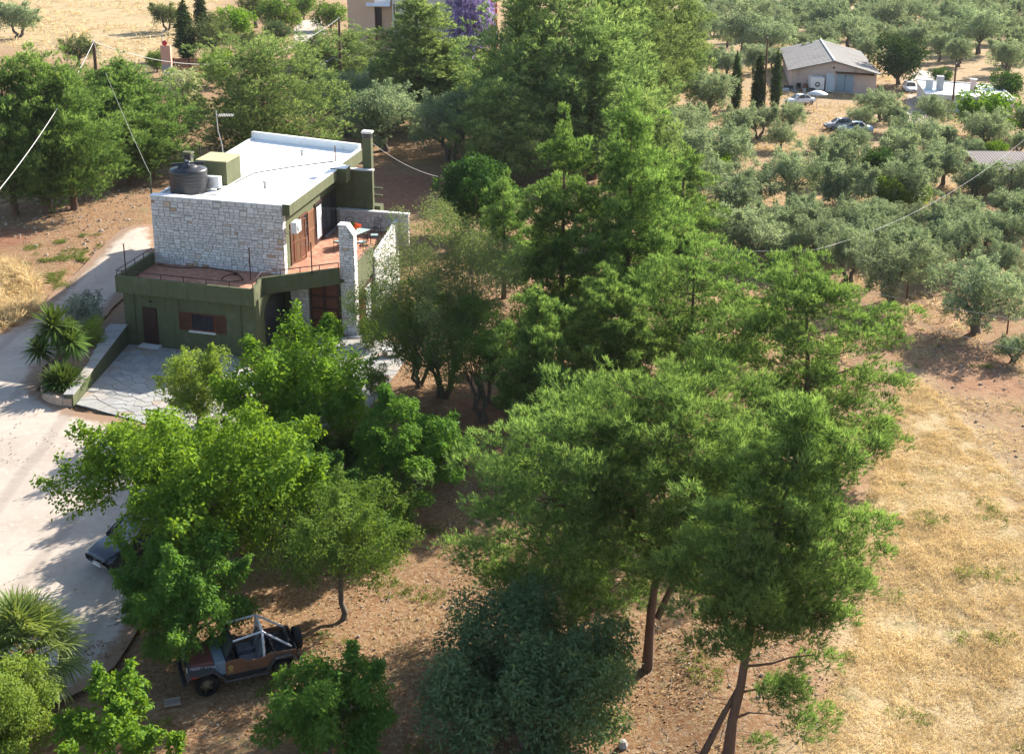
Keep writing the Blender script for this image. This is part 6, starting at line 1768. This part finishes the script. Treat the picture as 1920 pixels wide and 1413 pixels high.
for k in range(16):
    o = bpy.data.objects.new('frond', FRM[k % 4]); COL.objects.link(o); o.parent = sp2; o.location = (0, 0, .8); o.rotation_euler = Euler((0, -math.radians(75 - 5.5 * k), k * 2.4)); o.scale = (.8, .8, .8)

# ================================================================== GROUND COVER
def scatter(poly, n, seed, sd_min=None):
    r = np.random.default_rng(seed)
    lo, hi = poly.min(0), poly.max(0)
    p = lo + r.random((n, 2)) * (hi - lo)
    k = sdist(poly, p[:, 0], p[:, 1]) < 0
    return p[k], r
def tufts(p, r, nb, hgt, wd, lay=.8, wind=None):
    n = len(p)
    z = ground_z(p[:, 0], p[:, 1])
    sc = .55 + .9 * vnoise(p[:, 0] / 1.1, p[:, 1] / 1.1, 21) * (.5 + vnoise(p[:, 0] / 4, p[:, 1] / 4, 22))
    P0 = np.stack([p[:, 0], p[:, 1], z - .02], -1)[:, None, :] + np.concatenate([r.normal(size=(n, nb, 2)) * .05, np.zeros((n, nb, 1))], 2)
    ang = vnoise(p[:, 0] / .8, p[:, 1] / .8, 23) * 9 + r.normal(size=n) * .7
    w_ = np.stack([np.cos(ang), np.sin(ang), 0 * ang], -1)[:, None, :] * lay
    d = unit(w_ + r.normal(size=(n, nb, 3)) * .55 + np.array([0, 0, .75]))
    s = unit(np.cross(d, r.normal(size=(n, nb, 3))))
    L_ = (hgt * sc[:, None] * r.uniform(.6, 1.2, (n, nb)))[..., None]
    mid = P0 + d * L_ * .6
    tip = P0 + unit(d + w_ * .7 + np.array([0, 0, -.35])) * L_ * 1.05
    V = np.stack([P0 - s * wd * .5, P0 + s * wd * .5, mid + s * wd * .4, tip, mid - s * wd * .4], 2)
    V = np.stack([V[:, :, 0], V[:, :, 2], V[:, :, 3], V[:, :, 4]], 2).reshape(-1, 3)
    t = np.repeat(np.clip(.25 + .5 * vnoise(p[:, 0] / .9, p[:, 1] / .9, 24)[:, None] + r.normal(size=(n, nb)) * .2, 0, 1), 4)
    return V, np.arange(n * nb * 4).reshape(-1, 4), t
parts = []
p, r = scatter(DRY, 120000, 1); keep = vnoise(p[:, 0] / 1.6, p[:, 1] / 1.6, 31) * .5 + .4 * vnoise(p[:, 0] / .5, p[:, 1] / .5, 37) + .25 * r.random(len(p)) > .40; parts.append(tufts(p[keep], r, 4, .22, .017, .55))
p, r = scatter(brush0, 9000, 11); keep = vnoise(p[:, 0] / 1.6, p[:, 1] / 1.6, 39) > .5; parts.append(tufts(p[keep], r, 4, .26, .02, .6))
p, r = scatter(DRYL, 9000, 2); parts.append(tufts(p, r, 6, .9, .05, .5))
p, r = scatter(HILL, 16000, 3); keep = vnoise(p[:, 0] / 6, p[:, 1] / 6, 32) > .35; parts.append(tufts(p[keep], r, 3, 1.0, .16, .5))
gq = poly_px([(1300, 700), (1960, 640), (1960, 240), (1500, 60), (1280, 150), (1200, 500)])
p, r = scatter(gq, 26000, 4); keep = vnoise(p[:, 0] / 5, p[:, 1] / 5, 33) > .45; parts.append(tufts(p[keep], r, 4, .55, .08, .6))
o = link('dry_grass', mesh_of('dry_grass', parts), None, LM['straw']); tag(o, 'golden dry grass covering the field and slopes', 'grass', kind='stuff')
# thin scruffy growth on the bare soil, greener in places
parts = []
near = poly_px([(760, 1413), (560, 1320), (440, 1420), (80, 1420), (250, 1280), (500, 1120), (880, 950), (1200, 900), (1560, 900), (1640, 1150), (1500, 1500), (760, 1500)])
p, r = scatter(near, 26000, 5); keep = vnoise(p[:, 0] / 1.8, p[:, 1] / 1.8, 34) > .50; parts.append(tufts(p[keep], r, 3, .14, .022, .6))
o = link('dry_stubble', mesh_of('dry_stubble', parts), None, LM['straw']); tag(o, 'short dry stubble on the bare reddish soil', 'grass', kind='stuff')
parts = []
brush_ = poly_px([(1640, 590), (1960, 690), (1960, 960), (1800, 790)])
for poly, n, sd in ((brush_, 3500, 5), (near, 9000, 6), (DRY, 9000, 7), (gq, 5000, 8)):
    p, r = scatter(poly, n, sd); keep = vnoise(p[:, 0] / 1.5, p[:, 1] / 1.5, 35 + sd) > .80; parts.append(tufts(p[keep], r, 9, .26, .03, .3))
p, r = scatter(poly_px([(110, 560), (190, 470), (230, 440), (60, 440), (30, 500)]), 5000, 9); keep = vnoise(p[:, 0] / .9, p[:, 1] / .9, 36) > .62; parts.append(tufts(p[keep], r, 6, .18, .03, .3))
o = link('green_weeds', mesh_of('green_weeds', parts), None, leaf_mat('weed_leaf', (.070, .125, .025), (.15, .21, .045), .4)); tag(o, 'scattered tufts of green weeds on the ground', 'weeds', kind='stuff')
# pebbles and pine litter
r = np.random.default_rng(12)
V, F, T_ = [], [], []
def rocks(poly, n, smin, smax, seed):
    p, r_ = scatter(poly, n, seed)
    z = ground_z(p[:, 0], p[:, 1])
    for (x, y), zz in zip(p, z):
        s_ = smin + (smax - smin) * r_.random() ** 3
        o_ = len(V)
        a0 = r_.random() * 6.28
        for k in range(5):
            a = a0 + k * 1.2566
            q = s_ * r_.uniform(.7, 1.15); V.append((x + math.cos(a) * q, y + math.sin(a) * q, zz - .03)); T_.append(0)
        for k in range(5):
            a = a0 + k * 1.2566
            q = s_ * r_.uniform(.4, .75); V.append((x + math.cos(a) * q, y + math.sin(a) * q, zz + s_ * r_.uniform(.4, .8))); T_.append(0)
        t = r_.random()
        T_[-10:] = [t] * 10
        for k in range(5): F.append((o_ + k, o_ + (k + 1) % 5, o_ + 5 + (k + 1) % 5, o_ + 5 + k))
        F.append(tuple(o_ + 5 + k for k in range(5)))
brush = poly_px([(1600, 585), (1700, 590), (1960, 690), (1960, 960), (1830, 810), (1760, 735), (1690, 680)])
rocks(near, 2600, .012, .09, 41)
rocks(poly_px([(0, 420), (0, 380), (260, 350), (330, 300), (250, 420), (140, 500), (60, 480)]), 1600, .02, .16, 42)
rocks(poly_px([(1590, 590), (1960, 700), (1960, 900), (1760, 760)]), 500, .02, .12, 43)
me = bpy.data.meshes.new('pebbles'); me.from_pydata(V, [], F)
a = me.attributes.new('tint', 'FLOAT', 'POINT'); a.data.foreach_set('value', np.array(T_, np.float32)); me.update()
tag(link('pebbles', me, None, ramp_mat('pebble', [(0, (.22, .15, .10)), (.6, (.36, .28, .21)), (1, (.38, .33, .28))], source='tint')), 'small stones and clods scattered over the soil', 'pebbles', kind='stuff')
# fallen leaves on soil and concrete
def litter(poly, n, seed, thr, sz):
    p, r_ = scatter(poly, n, seed)
    p = p[vnoise(p[:, 0] / 1.4, p[:, 1] / 1.4, seed) > thr]
    k = len(p); z = ground_z(p[:, 0], p[:, 1]) + r_.uniform(.045, .06, k)
    a_ = r_.random(k) * 6.28; s_ = sz * r_.uniform(.5, 1.3, k)
    c = np.stack([p[:, 0], p[:, 1], z], -1)
    u1 = np.stack([np.cos(a_), np.sin(a_), r_.normal(size=k) * .25], -1) * s_[:, None]; u2_ = np.stack([-np.sin(a_), np.cos(a_), r_.normal(size=k) * .25], -1) * s_[:, None] * .55
    V = np.stack([c - u1, c - u2_, c + u1, c + u2_], 1).reshape(-1, 3)
    return V, np.arange(k * 4).reshape(-1, 4), np.repeat(r_.random(k), 4)
lotp = poly_px([(-60, 1335), (-60, 640), (60, 600), (150, 505), (240, 424), (292, 424), (226, 562), (72, 730), (138, 770), (330, 806), (340, 1000), (262, 1182), (160, 1300)])
o = link('fallen_leaves', mesh_of('fallen_leaves', [litter(near, 22000, 61, .42, .055), litter(lotp, 4200, 62, .66, .05), litter(poly_px([(120, 1260), (330, 1000), (420, 900), (620, 800), (800, 780), (860, 960), (520, 1130)]), 9000, 63, .3, .06)]), None,
         ramp_mat('dead_leaf', [(0, (.10, .055, .03)), (.5, (.22, .13, .06)), (1, (.36, .25, .13))], source='tint', bump=0))
tag(o, 'dead brown leaves scattered on soil and drive', 'leaf litter', kind='stuff')
tw = MB(); r = np.random.default_rng(15)
for poly, n, sd in ((poly_px([(1120, 1420), (1180, 1000), (1420, 1000), (1560, 1420)]), 240, 51), (poly_px([(0, 410), (0, 370), (250, 350), (270, 410), (120, 440)]), 160, 52), (near, 160, 53), (brush, 420, 54)):
    p, r_ = scatter(poly, n, sd)
    for x, y in p:
        a = r_.random() * 6.28; l_ = r_.uniform(.2, 1.0)
        q = Vector((x, y, float(ground_z(x, y)) + .02)); e = Vector((x + math.cos(a) * l_, y + math.sin(a) * l_, 0)); e.z = float(ground_z(e.x, e.y)) + r_.uniform(.02, .1)
        tw.tube([q, q.lerp(e, .5) + Vector((r_.normal() * .05, r_.normal() * .05, .03)), e], [.012, .010, .004], 4, False)
tag(tw.build('fallen_twigs', mat('dead_wood', (.24, .20, .17), .9, .3, 4), None), 'fallen dead twigs below the pines', 'twigs', kind='stuff')
g_ = G(930, 765); lg = thing('fallen_log', 'fallen dead branch lying on sunlit soil behind the bushy pine', 'log', g_)
mb = MB(); mb.tube([(-1.2, 1.8, .15), (-.6, .9, .2), (0, 0, .14), (.9, -1.1, .1)], [.05, .10, .12, .08], 7); mb.build('bough', mat('dead_wood_dark', (.15, .10, .075), .9, .3, 4), lg)
mb = MB(); mb.tube([(-.2, .3, .2), (-.5, .0, .4), (-.9, -.2, .45)], [.05, .035, .01], 5); mb.build('side_branch', mat('dead_wood_dark', (.15, .10, .075), .9, .3, 4), lg)
g_ = G(323, 1318); bd = thing('wooden_board', 'small flat board lying on the soil near the front wheel', 'board', g_, .3)
MB().box(-.24, .24, -.17, .17, .02, .05).build('panel', mat('grey_board', (.26, .21, .17), .85), bd)
mb = MB()
for s_ in (-1, 1): mb.box(-.26, .26, s_ * .17 - .02, s_ * .17 + .02, .03, .075)
mb.build('edging', mat('grey_board_edge', (.33, .28, .23), .85), bd)
g_ = G(820, 1300); st = thing('stone_block', 'rough pale stone beside the dark round shrub', 'stone', g_)
mb = MB(); mb.lathe([(0, -.1), (.3, -.1), (.34, .1), (.22, .26), (0, .3)], n=7, smooth=False); mb.build('boulder', M['stone_wall'], st)
mb = MB(); mb.lathe([(0, -.1), (.12, -.1), (.14, .06), (0, .12)], (.42, -.15, 0), n=6, smooth=False); mb.build('chip', M['stone_wall'], st)
g_ = G(1168, 1400); rk = thing('pale_stone', 'single pale stone right of the dark round shrub at the bottom edge', 'stone', g_)
mb = MB(); mb.lathe([(0, -.1), (.12, -.1), (.15, .08), (.10, .22), (0, .25)], n=7, smooth=False); mb.build('rock', M['stone_wall'], rk)
# low wall and bench-like slab beside the path
g_ = G(738, 668); bw = thing('path_slab', 'white stone slab seat at the corner of the paved path', 'bench', g_, .3)
MB().box(-.6, .6, -.25, .25, .36, .46).build('seat', M['marble'], bw)
for s_ in (-.45, .45): MB().box(s_ - .1, s_ + .1, -.2, .2, 0, .355).build('support', PK, bw)
g_ = G(590, 640); pt = thing('plant_pot', 'large dark pot standing before the stone pier beside the double doors', 'pot', W(6.9, 3.9, .9))
MB().lathe([(0, 0), (.24, 0), (.36, .5), (.38, .62), (.33, .62), (.3, .5), (0, .48)], n=16).build('pot_body', mat('dark_glazed_pot', (.02, .035, .035), .3), pt)
o = link('pot_plant', blob(120, (0, 0, .72), (.3, .3, .2), .2, .08, 9), pt, LFG)

# ================================================================== HAZE
hz = MB(); hz.box(-3300, 3300, -500, 3300, -3.0, 27.0)
hm = bpy.data.materials.new('pale_air'); hm.use_nodes = True
t = hm.node_tree; t.nodes.remove(t.nodes['Principled BSDF'])
pv = t.nodes.new('ShaderNodeVolumePrincipled'); pv.inputs['Density'].default_value = .00007; pv.inputs['Color'].default_value = (.80, .86, .95, 1); pv.inputs['Anisotropy'].default_value = .2
t.links.new(pv.outputs[0], t.nodes['Material Output'].inputs['Volume'])
tag(hz.build('haze', hm, None), 'thin pale summer haze', 'haze', kind='stuff')
